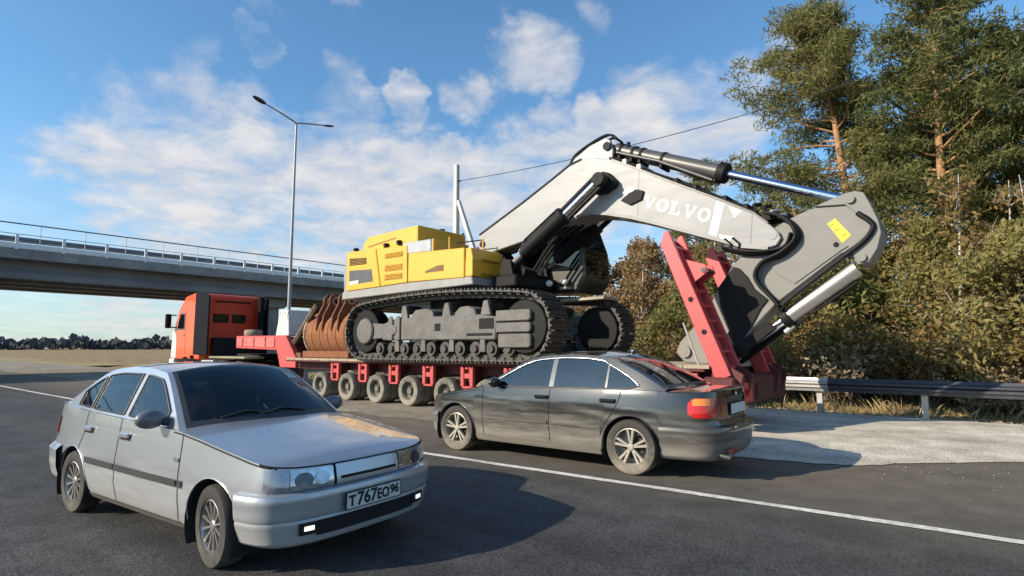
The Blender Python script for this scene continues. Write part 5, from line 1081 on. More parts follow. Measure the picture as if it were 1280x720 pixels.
for x, z in ((-14.55, 4.44), (-13.12, 4.42), (-12.55, 4.44)): part(MB().cyl((x, yn+.12, z-.06), (x, yn+.12, z+.07), .075, n_=14).box(x-.05, x+.05, yn+.04, yn+.2, z-.02, z+.05), 'marker_lamp', M_BLK, ex, bevel=.01)
part(MB().cyl((-12.35, 12.6, 4.3), (-12.35, 12.6, 5.05), .035, n_=8), 'antenna', M_BLK, ex)
part(MB().cyl((-12.6, 11.95, 4.8), (-12.6, 11.95, 5.1), .09, n_=14), 'exhaust', M_BLK, ex, smooth=40)
# ---- cab on the far side
cb = part(MB().prism([(-9.95, 3.02), (-8.10, 2.95), (-7.85, 3.25), (-7.88, 4.05), (-8.20, 4.92), (-9.85, 5.0), (-10.0, 4.4)], 12.42, 13.72), 'cab', mat('cab_dark_panels', (.055, .045, .038), .4, 0, .3, var=.2), ex, bevel=.05)
part(MB().prism([(-9.1, 3.55), (-8.0, 3.5), (-7.97, 4.02), (-8.26, 4.78), (-9.1, 4.82)], 12.405, 12.43), 'cab_window', M_GLASS, cb, bevel=.01)
part(MB().prism([(-9.80, 3.6), (-9.2, 3.58), (-9.2, 4.82), (-9.78, 4.86)], 12.405, 12.43), 'cab_window', M_GLASS, cb, bevel=.01)
part(MB().add([(-7.84, 12.55, 3.35), (-7.84, 13.6, 3.35), (-7.865, 13.6, 4.04), (-7.865, 12.55, 4.04)], [(0, 1, 2, 3)]).add([(-7.868, 12.55, 4.08), (-7.868, 13.6, 4.08), (-8.185, 13.6, 4.88), (-8.185, 12.55, 4.88)], [(0, 1, 2, 3)]), 'cab_windscreen', M_GLASS, cb)
part(MB().box(-8.5, -8.2, 12.25, 12.40, 3.02, 3.08), 'cab_step', M_GREY, cb)
for p in ((-8.62, 11.95, 3.16), (-8.35, 12.25, 3.22)): part(MB().sphere(p, (.10, .085, .085), 12, 8), 'work_lamp', mat('lamp_reflector', (0, 0, 0)) if False else M_WHITE, ex, smooth=60)
part(MB().prism([(-8.9, 2.72), (-7.35, 2.74), (-7.35, 2.80), (-8.9, 2.80)], 12.5, 13.3), 'track_fender', mat('dusty_fender', (.38, .33, .25), .9, var=.2), ex)
# ---- boom
bp = [(-10.5,4.57),(-8.96,5.24),(-8.07,5.66),(-7.56,5.91),(-7.22,5.985),(-6.89,5.965),(-6.39,5.80),(-5.92,5.55),(-5.02,5.04),(-3.89,4.42),(-3.34,4.10),(-3.08,3.86),(-2.91,3.67),(-2.87,3.54),(-2.95,3.42),(-3.10,3.385),(-3.56,3.47),(-4.06,3.67),(-4.7,3.92),(-5.39,4.19),(-5.94,4.39),(-6.53,4.56),(-6.94,4.64),(-7.2,4.64),(-7.85,4.48),(-8.76,4.25),(-10.1,4.04),(-10.45,4.10),(-10.6,4.31)]
Y0, Y1 = 11.35, 12.09
bm = part(MB().prism(bp, Y0, Y1), 'boom', M_BOOM, ex, bevel=.018)
# proud lower flange, weld seams, top edge strip
def strip(pts, w, y0, y1, m, nm, par, n_=None):
    for i in range(1):
        up = []; dn = []
        for j, p in enumerate(pts):
            a, b = Vector(pts[max(j-1, 0)]), Vector(pts[min(j+1, len(pts)-1)]); t = (b-a).normalized(); q = Vector((-t.y, t.x)); up.append(tuple(Vector(p)+q*w/2)); dn.append(tuple(Vector(p)-q*w/2))
        return part(MB().prism(up+dn[::-1], y0, y1), nm, m, par)
strip(bp[15:26], .07, Y0-.025, Y1+.025, M_GREY, 'boom_flange', bm)
strip(bp[0:5], .04, Y0-.02, Y1+.02, M_BLK, 'boom_top_strip', bm); strip(bp[6:12], .035, Y0-.02, Y1+.02, M_CYL, 'boom_top_strip', bm)
def on_boom(x, f): # z at fraction f between lower and upper edge at x
    U = sorted(bp[0:14]); Lw = sorted(bp[14:27]); return float(np.interp(x, [p[0] for p in Lw], [p[1] for p in Lw]))*(1-f)+float(np.interp(x, [p[0] for p in U], [p[1] for p in U]))*f
for x in (-5.78, -3.42): strip([(x, on_boom(x, .03)), (x+.06, on_boom(x+.06, .97))], .014, Y0-.003, Y0+.01, M_STICK, 'weld_seam', bm)
# pin bosses and boom cylinder bracket
part(MB().prism([(-6.78, 5.02), (-6.50, 5.02), (-6.24, 5.14), (-6.22, 5.26), (-6.40, 5.46), (-6.56, 5.52), (-6.74, 5.42)], Y0-.20, Y1+.20), 'cylinder_boss', M_BLK, bm, bevel=.03)
part(MB().cyl((-3.02, Y0-.012, 3.62), (-3.02, Y1+.012, 3.62), .085, n_=22), 'stick_pin', M_BOOM, bm, smooth=30)
part(MB().cyl((-10.38, Y0-.03, 4.30), (-10.38, Y1+.03, 4.30), .09, n_=20), 'boom_foot_pin', M_BLK, bm, smooth=30)
part(MB().prism([(-6.17, 4.80), (-5.96, 4.94), (-5.74, 4.98), (-5.60, 4.92), (-5.66, 4.74), (-5.94, 4.66)], Y0-.05, Y0+.01), 'black_plate', M_BLK, bm, bevel=.01)
part(MB().prism([(-6.12, 4.98), (-5.92, 5.08), (-5.80, 5.00), (-6.05, 4.88)], Y0-.03, Y0+.01), 'white_marking', M_WHITE, bm)
# white lettering and marks on the side of the boom
def LET(ch):
    if ch == 'V': return [[(0,1),(.36,1),(.36,.88),(.28,.88),(.5,.3),(.72,.88),(.64,.88),(.64,1),(1,1),(1,.88),(.92,.88),(.58,0),(.42,0),(.08,.88),(0,.88)]]
    if ch == 'L': return [[(0,0),(.9,0),(.9,.36),(.76,.36),(.72,.14),(.40,.14),(.40,.87),(.52,.87),(.52,1),(0,1),(0,.87),(.12,.87),(.12,.13),(0,.13)]]
    o = [(.5+.5*math.cos(a), .5+.52*math.sin(a)) for a in np.linspace(.5*math.pi, 2.5*math.pi, 25)]; i = [(.5+.25*math.cos(a), .5+.36*math.sin(a)) for a in np.linspace(.5*math.pi, 2.5*math.pi, 25)]
    return [[o[j], o[j+1], i[j+1], i[j]] for j in range(24)]
ang = math.atan2(4.17-4.72, -4.19+5.65); ex_, ez_ = math.cos(ang), math.sin(ang)
M_LETW = mat('white_lettering', (.84, .83, .80), .5, var=.04)
for j, ch in enumerate('VOLVO'):
    m = MB(); h = .265; w = .275
    for poly in LET(ch):
        m.prism([(-5.66+ex_*(j*.318+u*w)-ez_*v*h, 4.575+ez_*(j*.318+u*w)+ex_*v*h) for u, v in poly], Y0-.006, Y0+.004)
    part(m, 'letter', M_LETW, bm)
part(MB().prism([(-4.04, 4.45), (-3.88, 4.37), (-4.06, 3.72), (-4.22, 3.79)], Y0-.005, Y0+.004), 'white_marking', mat('faded_white_marking', (.62, .61, .59), .5, var=.1), bm)
part(MB().prism([(-3.80, 4.30), (-3.55, 4.17), (-3.70, 4.05)], Y0-.005, Y0+.004), 'white_marking', M_LETW, bm)
part(MB().prism([(-4.02, 3.76), (-3.72, 3.68), (-3.82, 3.60), (-3.98, 3.66)], Y0-.005, Y0+.004), 'white_marking', M_LETW, bm)
# knee bracket carrying the stick cylinder
for y in (Y0+.10, Y1-.20): part(MB().prism([(-7.58, 5.93), (-7.45, 6.10), (-7.05, 6.30), (-6.62, 6.40), (-6.50, 6.33), (-6.42, 6.05), (-6.45, 5.80), (-7.1, 5.9)], y, y+.10), 'stick_cylinder_bracket', M_BOOM, bm, bevel=.012)
part(MB().prism([(-7.5, 5.98), (-7.05, 6.24), (-6.9, 6.26), (-6.9, 5.9), (-7.4, 5.9)], Y0+.2, Y1-.2), 'bracket_web', M_BOOM, bm)
for dy, k in ((.10, 0), (.22, .03), (.34, -.02)): part(MB().tube(catmull([(-7.62, Y0+dy, 5.93), (-7.45, Y0+dy, 6.16+k), (-7.0, Y0+dy, 6.36+k), (-6.55, Y0+dy, 6.46+k), (-6.32, Y0+dy, 6.30)], 6), .028, 7), 'hose', M_BLACK, bm)
# stick cylinder over the boom
cy = 11.72; A = Vector((-6.56, cy, 6.18)); Bq = Vector((-4.02, cy, 5.11)); Cq = Vector((-1.82, cy, 4.17)); u = (Cq-A).normalized()
sc_ = part(MB().cyl(A+u*.1, Bq, .165, n_=22).cyl(A-u*.02, A+u*.12, .12, n_=16), 'stick_cylinder', M_CYL, ex, smooth=30)
part(MB().cyl(Bq-u*.08, Bq+u*.10, .215, n_=22), 'cylinder_head', M_BLK, sc_, smooth=30, bevel=.015)
part(MB().cyl(Bq+u*.08, Cq, .085, n_=18), 'piston_rod', mat('blue_chromed_rod', (.42, .50, .68), .2, 1., var=.05), sc_, smooth=30)
part(MB().cyl((A.x, Y0+.05, A.z), (A.x, Y1-.05, A.z), .10, n_=16), 'cylinder_pin', M_BLK, sc_, smooth=30)
for dy in (-.2, .2):
    part(MB().tube([A+Vector((.2, dy, -.17)), A+Vector((1.2, dy, -.58)), Bq+Vector((-.15, dy, -.17))], .035, 8), 'hydraulic_pipe', M_CYL, sc_, smooth=50)
for t in (.1, .22, .3, .5): q = A+(Bq-A)*t; part(MB().cyl(q-u*.03, q+u*.03, .185, n_=20).box(q.x-.03, q.x+.03, cy-.22, cy+.22, q.z-.22, q.z-.14), 'pipe_clamp', M_BLK, sc_)
for x, k in ((-6.3, .17), (-6.12, .20), (-5.9, .14)): part(MB().cyl((x, cy-.1, 6.18-(x+6.5)*.42), (x+.02, cy-.1, 6.18-(x+6.5)*.42+k), .045, n_=8), 'hose_fitting', M_BLK, sc_)
# hoses and valve lines along the top of the boom
for dy, dz in ((.08, .05), (.18, .08), (.56, .06), (.66, .05)):
    part(MB().tube([(x, Y0+dy, on_boom(x, 1)+dz+.015*math.sin(x*4+dy*9)) for x in np.linspace(-6.5, -3.3, 16)], .026, 7), 'hydraulic_line', M_BLK, bm, smooth=50)
for x in (-6.1, -5.75, -4.9, -4.5, -3.9, -3.5): part(MB().box(x-.05, x+.05, Y0+.03, Y1-.03, on_boom(x, 1)-.01, on_boom(x, 1)+.12), 'line_clamp', M_BLK if x > -5.5 else M_WHITE, bm, bevel=.01)
# boom cylinders, one each side
for y in (Y0-.36, Y1+.36):
    P0 = Vector((-9.10, y, 3.56)); P1 = Vector((-7.52, y, 4.57)); P2 = Vector((-6.50, y, 5.27)); u = (P2-P0).normalized()
    c_ = part(MB().cyl(P0+u*.55, P1, .185, n_=22).cyl(P0+u*.45, P0+u*.58, .13, n_=18), 'boom_cylinder', M_BLK, ex, smooth=30)
    part(MB().cyl(P1-u*.06, P1+u*.07, .215, n_=22), 'cylinder_head', M_BLK, c_, smooth=30, bevel=.015)
    part(MB().cyl(P1+u*.05, P2-u*.1, .10, n_=18), 'piston_rod', M_ROD, c_, smooth=30)
    part(MB().cyl(P0-u*.0, P0+u*.47, .075, n_=14), 'lower_rod', M_STICK, c_, smooth=30)
    part(MB().cyl(P0-Vector((0, .12, 0)), P0+Vector((0, .12, 0)), .15, n_=18), 'lower_eye', M_BLK, c_, smooth=30)
    part(MB().cyl(P2-Vector((0, .12, 0)), P2+Vector((0, .12, 0)), .15, n_=18), 'upper_eye', M_BLK, c_, smooth=30)
    for k_ in (-1, 1): w_ = Vector((-u.z, 0, u.x))*.15*k_; part(MB().bar(P1+u*.1+w_, P2-u*.05+w_, .10, .05), 'rod_guard', M_BLK, c_)
    v_ = Vector((-u.z, 0, u.x)); part(MB().tube([P0+u*.5+v_*.17, P0+u*.7+v_*.25, P1+v_*.25, P1+u*.05+v_*.19], .03, 7), 'hydraulic_pipe', M_BLK, c_, smooth=50)
    part(MB().cyl(P0+u*.38+v_*.1, P0+u*.62+v_*.2, .03, n_=8), 'grease_line', M_WHITE, c_)
    for a_, b_ in ((y-.20, y-.13), (y+.13, y+.20)): part(MB().prism([(-9.35, 3.25), (-8.85, 3.2), (-8.95, 3.65), (-9.2, 3.72)], a_, b_), 'cylinder_mount', M_BLK, ex)
part(MB().box(-9.5, -8.7, 10.7, 12.75, 3.0, 3.30), 'front_crossbeam', M_BLK, ex, bevel=.04)
# hose bundle hanging behind the boom cylinders
for k in range(3):
    y = 11.55+.16*k; part(MB().tube(catmull([(-8.9, y, 3.35), (-8.5, y, 3.85), (-8.1, y, 4.25), (-7.7+.1*(k % 3), y, 4.5)], 6), .035, 7), 'hose', M_BLACK, ex)
# ---- stick
Ys0, Ys1 = 11.44, 12.02
sp1 = [(-1.64,4.24),(-1.51,4.19),(-1.42,3.97),(-1.32,3.67),(-1.29,3.46),(-1.36,3.19),(-1.50,2.97),(-1.66,2.94),(-1.78,3.08),(-1.90,3.16),(-2.72,2.56),(-3.02,2.34),(-3.43,1.92),(-3.72,1.55),(-3.92,1.24),(-4.45,1.19),(-4.85,1.22),(-5.03,1.42),(-4.94,1.63),(-4.58,2.0),(-4.33,2.31),(-4.1,2.67),(-3.99,2.86),(-3.80,3.14),(-3.52,3.40),(-3.12,3.72),(-2.76,3.90),(-2.57,3.97),(-2.22,4.08),(-1.81,4.22)]
st = part(MB().prism(sp1, Ys0, Ys1), 'stick', M_STICK, ex, bevel=.022)
part(MB().prism([(-2.60,3.92),(-1.58,3.79),(-1.45,3.60),(-1.50,3.46),(-1.90,3.22),(-2.69,2.68),(-3.0,2.9),(-3.25,3.3),(-2.9,3.45),(-2.72,3.65)], Ys0-.02, Ys0+.01), 'stick_side_plate', M_STICK, st, bevel=.008)
for y in (Ys0-.05, Ys1-.03): part(MB().prism(sp1[0:8]+[(-1.80, 3.30), (-1.56, 3.52), (-1.55, 3.75), (-1.80, 4.02), (-2.3, 4.06), (-1.81, 4.22)], y, y+.08), 'ear_plate', M_STICK, st, bevel=.01)
part(MB().cyl((-1.72, Ys0-.1, 4.10), (-1.72, Ys1+.1, 4.10), .075, n_=18), 'rod_pin', M_STICK, st, smooth=30); part(MB().cyl((-1.60, Ys0-.1, 3.06), (-1.60, Ys1+.1, 3.06), .075, n_=18), 'rod_pin', M_STICK, st, smooth=30)
for y, r_ in ((Ys0-.07, .045), (Ys0-.03, .04), (Ys0-.10, .035)):  # hoses thickened and blackened to give the shaded band above the bucket cylinder
    o = .035*(y-Ys0)/.05
    part(MB().tube(catmull([(-1.62, y, 3.84), (-1.46, y, 3.74+o), (-1.40, y, 3.56), (-1.55, y, 3.34), (-1.95, y, 3.10+o), (-2.68, y, 2.55+o), (-2.98, y, 2.30+o)], 6), r_, 8), 'hose', M_BLACK, st, smooth=60)
part(MB().prism([(-4.10,2.70),(-3.94,2.90),(-3.78,3.10),(-3.66,3.05),(-3.52,2.88),(-3.40,2.64),(-3.16,2.42),(-3.30,2.25),(-3.45,1.98),(-3.72,1.60),(-3.92,1.42),(-4.02,1.70),(-3.90,1.86),(-4.06,2.32)], Ys0-.035, Ys0+.005), 'stick_black_plate', M_BLK, st, bevel=.008)  # black shape laid flat on the stick's near side
# warning label
part(MB().prism([(-2.10, 3.72), (-1.97, 3.80), (-1.74, 3.47), (-1.88, 3.35)], Ys0-.026, Ys0-.018), 'warning_label', mat('yellow_label', (.82, .60, .02), .5, var=.08, vscale=9), st)
for q in ((-2.03, 3.70), (-1.95, 3.60), (-1.84, 3.50)): part(MB().prism([(q[0]-.03, q[1]-.035), (q[0]+.03, q[1]-.005), (q[0]+.02, q[1]+.012), (q[0]-.04, q[1]-.02)], Ys0-.028, Ys0-.0255), 'label_print', mat('label_print_brown', (.25, .17, .02), .6), st)
part(MB().cyl((-1.98, Ys0-.03, 3.33), (-1.98, Ys0, 3.33), .045, n_=14), 'grease_hole', M_DARK, st)
# bucket cylinder under the stick
by = 11.73; A = Vector((-1.66, by, 3.03)); Bq = Vector((-2.86, by, 2.19)); Cq = Vector((-3.82, by, 1.52)); u = (Cq-A).normalized(); v_ = Vector((-u.z, 0, u.x))
for dy in (0,):
    q = Vector((0, -.16, -.10)); c_ = part(MB().cyl(A+u*.05+q, Bq+q, .15, n_=22), 'bucket_cylinder', mat('worn_silver_cylinder', (.42, .40, .38), .35, .7, var=.15, vscale=5), ex, smooth=30)
    part(MB().cyl(Bq-u*.04+q, Bq+u*.12+q, .185, n_=22), 'cylinder_head', M_BLK, c_, smooth=30, bevel=.015); part(MB().cyl(Bq+u*.1+q, Cq+q, .085, n_=16), 'piston_rod', M_ROD, c_, smooth=30)
    part(MB().tube([A+q+u*.2-v_*-.19, Bq+q+v_*.19], .028, 7), 'hydraulic_pipe', M_BLK, c_)
    part(MB().cyl(Bq+q+v_*.2-Vector((.03, 0, 0)), Bq+q+v_*.2+u*.22, .05, n_=10), 'hose_fitting', M_STEEL, c_)
# linkage at the stick nose
for y in (Ys0-.13, Ys1+.05):
    part(MB().prism([(-3.15, 1.98), (-3.0, 1.88), (-3.75, 1.30), (-4.0, 1.12), (-4.15, 1.25), (-3.85, 1.55)], y, y+.08), 'link_arm', M_BLK, ex, bevel=.02)
part(MB().cyl((-3.85, Ys0-.2, 1.42), (-3.85, Ys1+.2, 1.42), .10, n_=16), 'link_pin', M_BLK, ex, smooth=30)
part(MB().cyl((-4.82, Ys0-.06, 1.44), (-4.82, Ys1+.06, 1.44), .12, n_=20).cyl((-4.82, Ys0-.065, 1.44), (-4.82, Ys1+.065, 1.44), .05, n_=12), 'nose_pin', M_STICK, st, smooth=30)
# S-bend hoses at the boom tip
for k, y in enumerate((Y0-.09, Y0-.04, Y0+.02)):
    part(MB().tube(catmull([(-3.15, y, 4.06+.03*k), (-2.90, y, 3.98+.02*k), (-2.66+.02*k, y, 3.76), (-2.62+.03*k, y, 3.50), (-2.86, y, 3.28-.03*k), (-3.18, y, 3.14), (-3.34, y, 2.92), (-3.28, y, 2.70), (-3.05, y, 2.42), (-2.95, y, 2.28)], 6), .033, 8), 'hose', M_BLACK, ex, smooth=60)
    part(MB().tube(catmull([(-2.68, y, 3.62), (-2.78, y, 3.40), (-3.02, y, 3.33-.02*k), (-3.5, y, 3.36-.03*k), (-3.95, y, 3.50-.03*k)], 6), .025, 7), 'hose', M_BLACK, ex, smooth=60)
for p in ((-3.0, 4.05), (-2.86, 3.95), (-3.3, 4.22), (-3.12, 4.16)): part(MB().cyl((p[0], Y0-.08, p[1]), (p[0]+.06, Y0+.12, p[1]+.05), .04, n_=8), 'hose_fitting', M_STEEL if p[0] > -3.05 else M_BLK, ex)
part(MB().box(-3.55, -2.75, Y0+.12, Y1-.12, 3.95, 4.05), 'hose_tray', M_BLK, ex)
for x in (-3.9, -3.75): part(MB().tube([(x, Y0-.02, 3.66), (x+.14, Y0-.04, 3.52), (x+.1, Y0-.02, 3.36)], .022, 7), 'loose_line', M_BLK, ex)
# ================================================================== WOOD BEHIND THE GUARDRAIL
def leaf_mat(name, cols, trans=.25):
    m = bpy.data.materials.new(name); m.use_nodes = True; nt = m.node_tree; N = nt.nodes; L = nt.links; b = N['Principled BSDF']; b.inputs['Roughness'].default_value = .75; b.inputs['Specular IOR Level'].default_value = .25
    g = N.new('ShaderNodeNewGeometry'); r = N.new('ShaderNodeValToRGB'); e = r.color_ramp.elements
    e[0].position = 0; e[0].color = tuple(cols[0])+(1,); e[1].position = 1; e[1].color = tuple(cols[-1])+(1,)
    for i, c in enumerate(cols[1:-1]): q = e.new((i+1)/(len(cols)-1)); q.color = tuple(c)+(1,)
    oi = N.new('ShaderNodeObjectInfo'); tc = N.new('ShaderNodeTexCoord'); nz = N.new('ShaderNodeTexNoise'); nz.inputs['Scale'].default_value = .55; nz.inputs['Detail'].default_value = 3; L.new(tc.outputs['Object'], nz.inputs['Vector'])
    a = N.new('ShaderNodeMath'); a.operation = 'MULTIPLY_ADD'; L.new(g.outputs['Random Per Island'], a.inputs[0]); a.inputs[1].default_value = .55
    s = N.new('ShaderNodeMath'); s.operation = 'MULTIPLY_ADD'; L.new(nz.outputs[0], s.inputs[0]); s.inputs[1].default_value = .9; s.inputs[2].default_value = -.25; L.new(s.outputs[0], a.inputs[2])
    a2 = N.new('ShaderNodeMath'); a2.operation = 'MULTIPLY_ADD'; L.new(oi.outputs['Random'], a2.inputs[0]); a2.inputs[1].default_value = .25; L.new(a.outputs[0], a2.inputs[2])
    L.new(a2.outputs[0], r.inputs[0]); L.new(r.outputs[0], b.inputs['Base Color'])
    tr_ = N.new('ShaderNodeBsdfTranslucent'); L.new(r.outputs[0], tr_.inputs[0]); mx = N.new('ShaderNodeMixShader'); mx.inputs[0].default_value = trans
    L.new(b.outputs[0], mx.inputs[1]); L.new(tr_.outputs[0], mx.inputs[2]); L.new(mx.outputs[0], N['Material Output'].inputs[0]); return m
M_NEED = leaf_mat('pine_needles', [(.055, .082, .03), (.115, .138, .048), (.19, .19, .066), (.27, .235, .10)], .45)
M_YOUNG = leaf_mat('young_pine_needles', [(.095, .11, .036), (.195, .20, .064), (.30, .275, .10), (.40, .33, .15)], .5)
M_BIRL = leaf_mat('yellowing_birch_leaves', [(.085, .085, .028), (.16, .125, .04), (.24, .165, .06), (.30, .20, .09)], .35)
M_AUT = leaf_mat('russet_leaves', [(.13, .085, .04), (.22, .135, .06), (.29, .185, .085), (.27, .21, .11)], .3)
M_TWIG = leaf_mat('bare_brown_twigs', [(.14, .105, .06), (.23, .175, .105), (.32, .25, .16)], .1)
M_PBARK = mat('pine_bark', (.34, .19, .095), .9, var=.35, vscale=4, bump=.5, bscale=14, dirt=((.12, .095, .075), .95, 2.5, -2, 9))
M_BBARK = mat('birch_bark', (.46, .43, .38), .85, var=.3, vscale=5, dirt=((.08, .07, .06), .6, 6, 0, 5))
M_BARK = mat('brown_bark', (.15, .115, .085), .95, var=.3, vscale=5, bump=.4, bscale=12)
def cards(C, Rr, n_, size, asp, up=0.0, shell=.5):
    """C (k,3) clump centres, Rr (k,3) radii; n_ leaf faces each"""
    k = len(C); N_ = k*n_; d = rng.normal(size=(N_, 3)); d /= np.linalg.norm(d, axis=1)[:, None]; rad = rng.uniform(shell**3, 1, N_)**(1/3)
    p = np.repeat(C, n_, 0)+d*rad[:, None]*np.repeat(Rr, n_, 0)
    a = rng.normal(size=(N_, 3)); a[:, 2] += up; a /= np.linalg.norm(a, axis=1)[:, None]; b = np.cross(a, rng.normal(size=(N_, 3))); b /= np.linalg.norm(b, axis=1)[:, None]
    s = rng.uniform(.6, 1.35, N_)[:, None]*size; a = a*s; b = b*s*asp
    V = np.stack([p-a-b*.4, p-a*.2+b, p+a, p-a*.2-b], 1).reshape(-1, 3); return V
def crown_mesh(name, V, m):
    n_ = len(V)//4; me = bpy.data.meshes.new(name); me.vertices.add(len(V)); me.vertices.foreach_set('co', V.astype(np.float32).ravel())
    me.loops.add(n_*4); me.loops.foreach_set('vertex_index', np.arange(n_*4, dtype=np.int32)); me.polygons.add(n_); me.polygons.foreach_set('loop_start', np.arange(n_, dtype=np.int32)*4)
    me.update(calc_edges=True); me.validate(); me.materials.append(m); return me
def limb(mb, p, d, L, r0, seg=5, curl=.15, n_=5):
    P = [Vector(p)]; d = Vector(d).normalized()
    for i in range(seg):
        d = (d+Vector((rng.normal(0, curl), rng.normal(0, curl), rng.normal(0.05, curl)))).normalized(); P.append(P[-1]+d*L/seg)
    mb.tube(P, [r0*(1-.85*i/seg) for i in range(seg+1)], n_, caps=False); return P
def pine(H, lean=(0, 0), base=.42, wide=1., nl=46, dens=70, asym=0., window=False):
    tb = MB(); top = Vector((lean[0], lean[1], H)); P = [Vector((lean[0]*t**1.5+.06*math.sin(t*9)*H/16, lean[1]*t**1.5, H*t)) for t in np.linspace(0, .97, 12)]; tb.tube(P, [.24*H/16*(1-.8*t) for t in np.linspace(0, 1, 12)], 9, caps=False)
    C = []; Rr = []
    for i in range(nl):
        t = base+(1-base)*((i+.5)/nl)**.9*.96; q = t*11; j = min(int(q/.97), 10); c = P[j].lerp(P[j+1], min(1, max(0, t/.97*11-j)))
        a = i*2.4+rng.normal(0, .5); Lh = wide*H/16*(3.4*math.sin(min(1, (1-t)/(1-base)*1.12+.12)*math.pi*.5)**.8)*rng.uniform(.55, 1.15)
        d = (math.cos(a), math.sin(a), rng.uniform(.05, .55)); Lh *= 1-asym*math.cos(a)
        if window and math.sin(a) < -.15 and .38 < t < .66 and abs(math.cos(a)) < .6 : continue
        Q = limb(tb, c, d, Lh, .055*H/16, 5, .16)
        for k in range(2, 6):
            for _ in range(2 if Lh > 1.4 else 1):
                C.append(np.array(Q[k])+rng.normal(0, .22*Lh/2, 3)*np.array([1, 1, .5])); rr = rng.uniform(.32, .62)*H/16*1.25; Rr.append((rr, rr, rr*.55))
    for k in range(7): C.append(np.array(P[-1])+rng.normal(0, .3, 3)); Rr.append((.4, .4, .4))
    return tb, cards(np.array(C), np.array(Rr)*1.0, dens, .13, .19, .3, .2)
def bushy(H, w, n_cl, dens, size, asp, conical=True, low=.03, thin=1.):
    tb = MB(); P = [Vector((.05*math.sin(t*7), .05*math.cos(t*5), H*t)) for t in np.linspace(0, .95, 8)]; tb.tube(P, [.07*H/5*(1-.8*t) for t in np.linspace(0, 1, 8)], 6, caps=False)
    C = []; Rr = []
    for i in range(n_cl):
        t = low+(1-low)*rng.uniform(0, 1)**1.15; a = rng.uniform(0, 6.28); prof = ((1-t)**.75 if conical else math.sin(math.pi*min(1, max(0, t*.92+.1)))**.8); rad = w*prof*rng.uniform(.35, 1.12)
        c = np.array([math.cos(a)*rad, math.sin(a)*rad, t*H]); C.append(c); rr = rng.uniform(.26, .5)*thin; Rr.append((rr, rr, rr*.8))
        if i % 3 == 0: limb(tb, (0, 0, max(.1, t*H-.3)), (c[0], c[1], .35), max(.2, rad), .018, 3, .12, 4)
    return tb, cards(np.array(C), np.array(Rr), dens, size, asp, .4, .2)
def twiggy(H, w, n_st, leaf):
    tb = MB(); C = []; Rr = []
    for i in range(n_st):
        a = rng.uniform(0, 6.28); P = limb(tb, (rng.normal(0, .12), rng.normal(0, .12), 0), (math.cos(a)*w/H, math.sin(a)*w/H, 1), H*rng.uniform(.6, 1.05), .02, 6, .14, 4)
        for p in P[2:]:
            for _ in range(3):
                Q = limb(tb, p, (rng.normal(), rng.normal(), .6), H*.22, .008, 3, .2, 3); C.append(np.array(Q[-1])); Rr.append((.22, .22, .22))
    return tb, cards(np.array(C), np.array(Rr), leaf, .075, .55, .2, .1)
def sapling(H, leaf_n, size):           # slim birch, thin crown
    tb = MB(); P = [Vector((.12*math.sin(t*4), .1*math.sin(t*3+1), H*t)) for t in np.linspace(0, .98, 9)]; tb.tube(P, [.075*H/7*(1-.85*t) for t in np.linspace(0, 1, 9)], 6, caps=False); C = []; Rr = []
    for i in range(26):
        t = rng.uniform(.22, .97); j = int(t*8); c = P[j]; a = rng.uniform(0, 6.28); Lh = (1-t)*H*.34+.35; Q = limb(tb, c, (math.cos(a), math.sin(a), .9), Lh, .02, 4, .18, 4)
        for p in Q[2:]: C.append(np.array(p)); Rr.append((.34, .34, .42))
        for p in Q[1:]: limb(tb, p, (rng.normal(), rng.normal(), .7), .5, .007, 3, .2, 3)
    return tb, cards(np.array(C), np.array(Rr), leaf_n, size, .6, 0, .1)
def proto(name, gen, bark, leaf):
    tb, V = gen; me1 = bpy.data.meshes.new('trunk'); me1.from_pydata(tb.v, [], tb.f); me1.materials.append(bark); me1.shade_smooth(); return (name, me1, crown_mesh('crown', V, leaf))
def plant(pr, x, y, s, rz, label, cat, group=None, sz=1.):
    t = thing(pr[0], label, cat, (x, y, ground_z(x, y)-.05), rz, group); t.scale = (s, s, s*sz)
    for nm, me in (('trunk', pr[1]), ('crown', pr[2])): o = bpy.data.objects.new(nm, me); col.objects.link(o); o.parent = t
    return t
PA = proto('pine_tree', pine(16.4, (-1.5, .6), .27, 1.06, 96, 84, .38, True), M_PBARK, M_NEED)
PB = proto('pine_tree', pine(15.0, (.5, .3), .36, 1.0, 56, 75), M_PBARK, M_NEED)
PC = proto('pine_tree', pine(13.0, (-.4, -.3), .30, 1.0, 56, 75), M_PBARK, M_NEED)
YA_ = proto('young_pine', bushy(5.2, 1.7, 120, 90, .08, .4), M_BARK, M_YOUNG); YB_ = proto('young_pine', bushy(3.6, 1.7, 100, 90, .075, .42, False), M_BARK, M_YOUNG)
BA = proto('birch_tree', sapling(7.0, 9, .085), M_BBARK, M_BIRL); BB = proto('birch_tree', sapling(6.2, 20, .08), M_BBARK, M_BIRL)
AA = proto('autumn_tree', bushy(6.2, 1.8, 120, 60, .075, .6, False, .2), M_BARK, M_AUT)
SA = proto('bare_shrub', twiggy(1.7, .8, 9, 5), M_BARK, M_TWIG); SB = proto('bare_shrub', twiggy(2.4, .7, 10, 9), M_BARK, M_BIRL)
plant(PA, -3.55, 26.2, 1.0, 0, 'tallest pine at the right with leaning orange trunk showing through its crown', 'pine tree')
plant(PB, -.9, 25.0, 1.02, 1.0, 'upright pine at the right edge beside the leaning pine', 'pine tree')
plant(PC, -16.2, 40.5, 1.12, 2.0, 'distant pine whose top peeks above the boom', 'pine tree')
G_ = 'pines standing deeper in the wood'
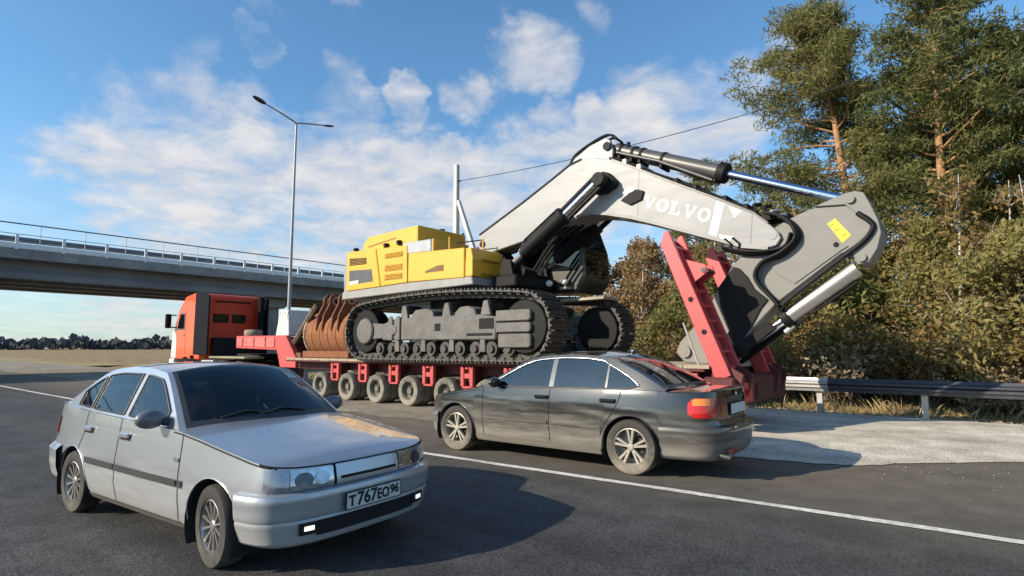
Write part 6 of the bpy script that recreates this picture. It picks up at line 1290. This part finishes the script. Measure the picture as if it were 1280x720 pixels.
for x, y, s, rz in ((-1.0, 30, 1.08, 4), (1.2, 27.5, 1.0, .5), (3.6, 25.5, 1.05, 1.9), (6.5, 28, 1.0, 3.3), (9.5, 26, 1.05, 4.4), (12, 30, 1.1, 5.2)):
    plant(PC if (x+y) % 2 < 1.2 else PB, x, y, s, rz, 'dark green pine standing deeper in the wood behind the guardrail', 'pine tree', G_)
def spot(n_, x0, x1, y0, y1, mind=.8):
    o = []
    for _ in range(n_*30):
        if len(o) >= n_: break
        x, y = rng.uniform(x0, x1), rng.uniform(y0, y1)
        if all((x-a)**2+(y-b)**2 > mind**2 for a, b in o): o.append((x, y))
    return o
def capz(x, y): # the wood is low where it begins on the left
    k = x/y; return np.interp(k, [-.64, -.60, -.5, -.38, -.30, -.2], [.72, .92, 1.0, 1.05, 1.15, 1.3])
for x, y in spot(44, -14, 9, 19.8, 27, .95):
    if x/y < -.645: continue
    plant(YA_ if rng.uniform() < .6 else YB_, x, y, rng.uniform(.72, 1.08)*capz(x, y), rng.uniform(0, 6.3), 'bushy olive-green young pine in the roadside thicket', 'young pine', 'young pines in the thicket', rng.uniform(.9, 1.1))
for x, y in spot(26, -15, 8, 20, 28, 1.0):
    if x/y < -.65: continue
    plant(BA if rng.uniform() < .55 else BB, x, y, rng.uniform(.8, 1.05)*min(1.1, capz(x, y)), rng.uniform(0, 6.3), 'thin half-bare birch among the young pines', 'birch', 'half-bare birches in the thicket')
for x, y in ((-11.4, 22.4), (-10.4, 21.4), (-12.6, 23.6), (-9.6, 23.8), (-13.2, 22.0)):
    plant(AA, x, y, rng.uniform(.85, 1.05), rng.uniform(0, 6), 'russet autumn tree between the excavator cab and the red ramp', 'tree', 'russet trees behind the ramps')
for x, y in ((-4.3, 22.0), (.8, 22.5), (5, 24)):
    plant(AA, x, y, rng.uniform(.6, .75), rng.uniform(0, 6), 'small russet bushy tree in the thicket right of the boom', 'tree', 'small russet trees at the right')
for x, y in spot(52, -14.5, 9, 17.4, 20.5, .55):
    plant(SA if rng.uniform() < .6 else SB, x, y, rng.uniform(.6, 1.15), rng.uniform(0, 6.3), 'brown half-leafless shrub just behind the guardrail', 'shrub', 'shrubs behind the guardrail')
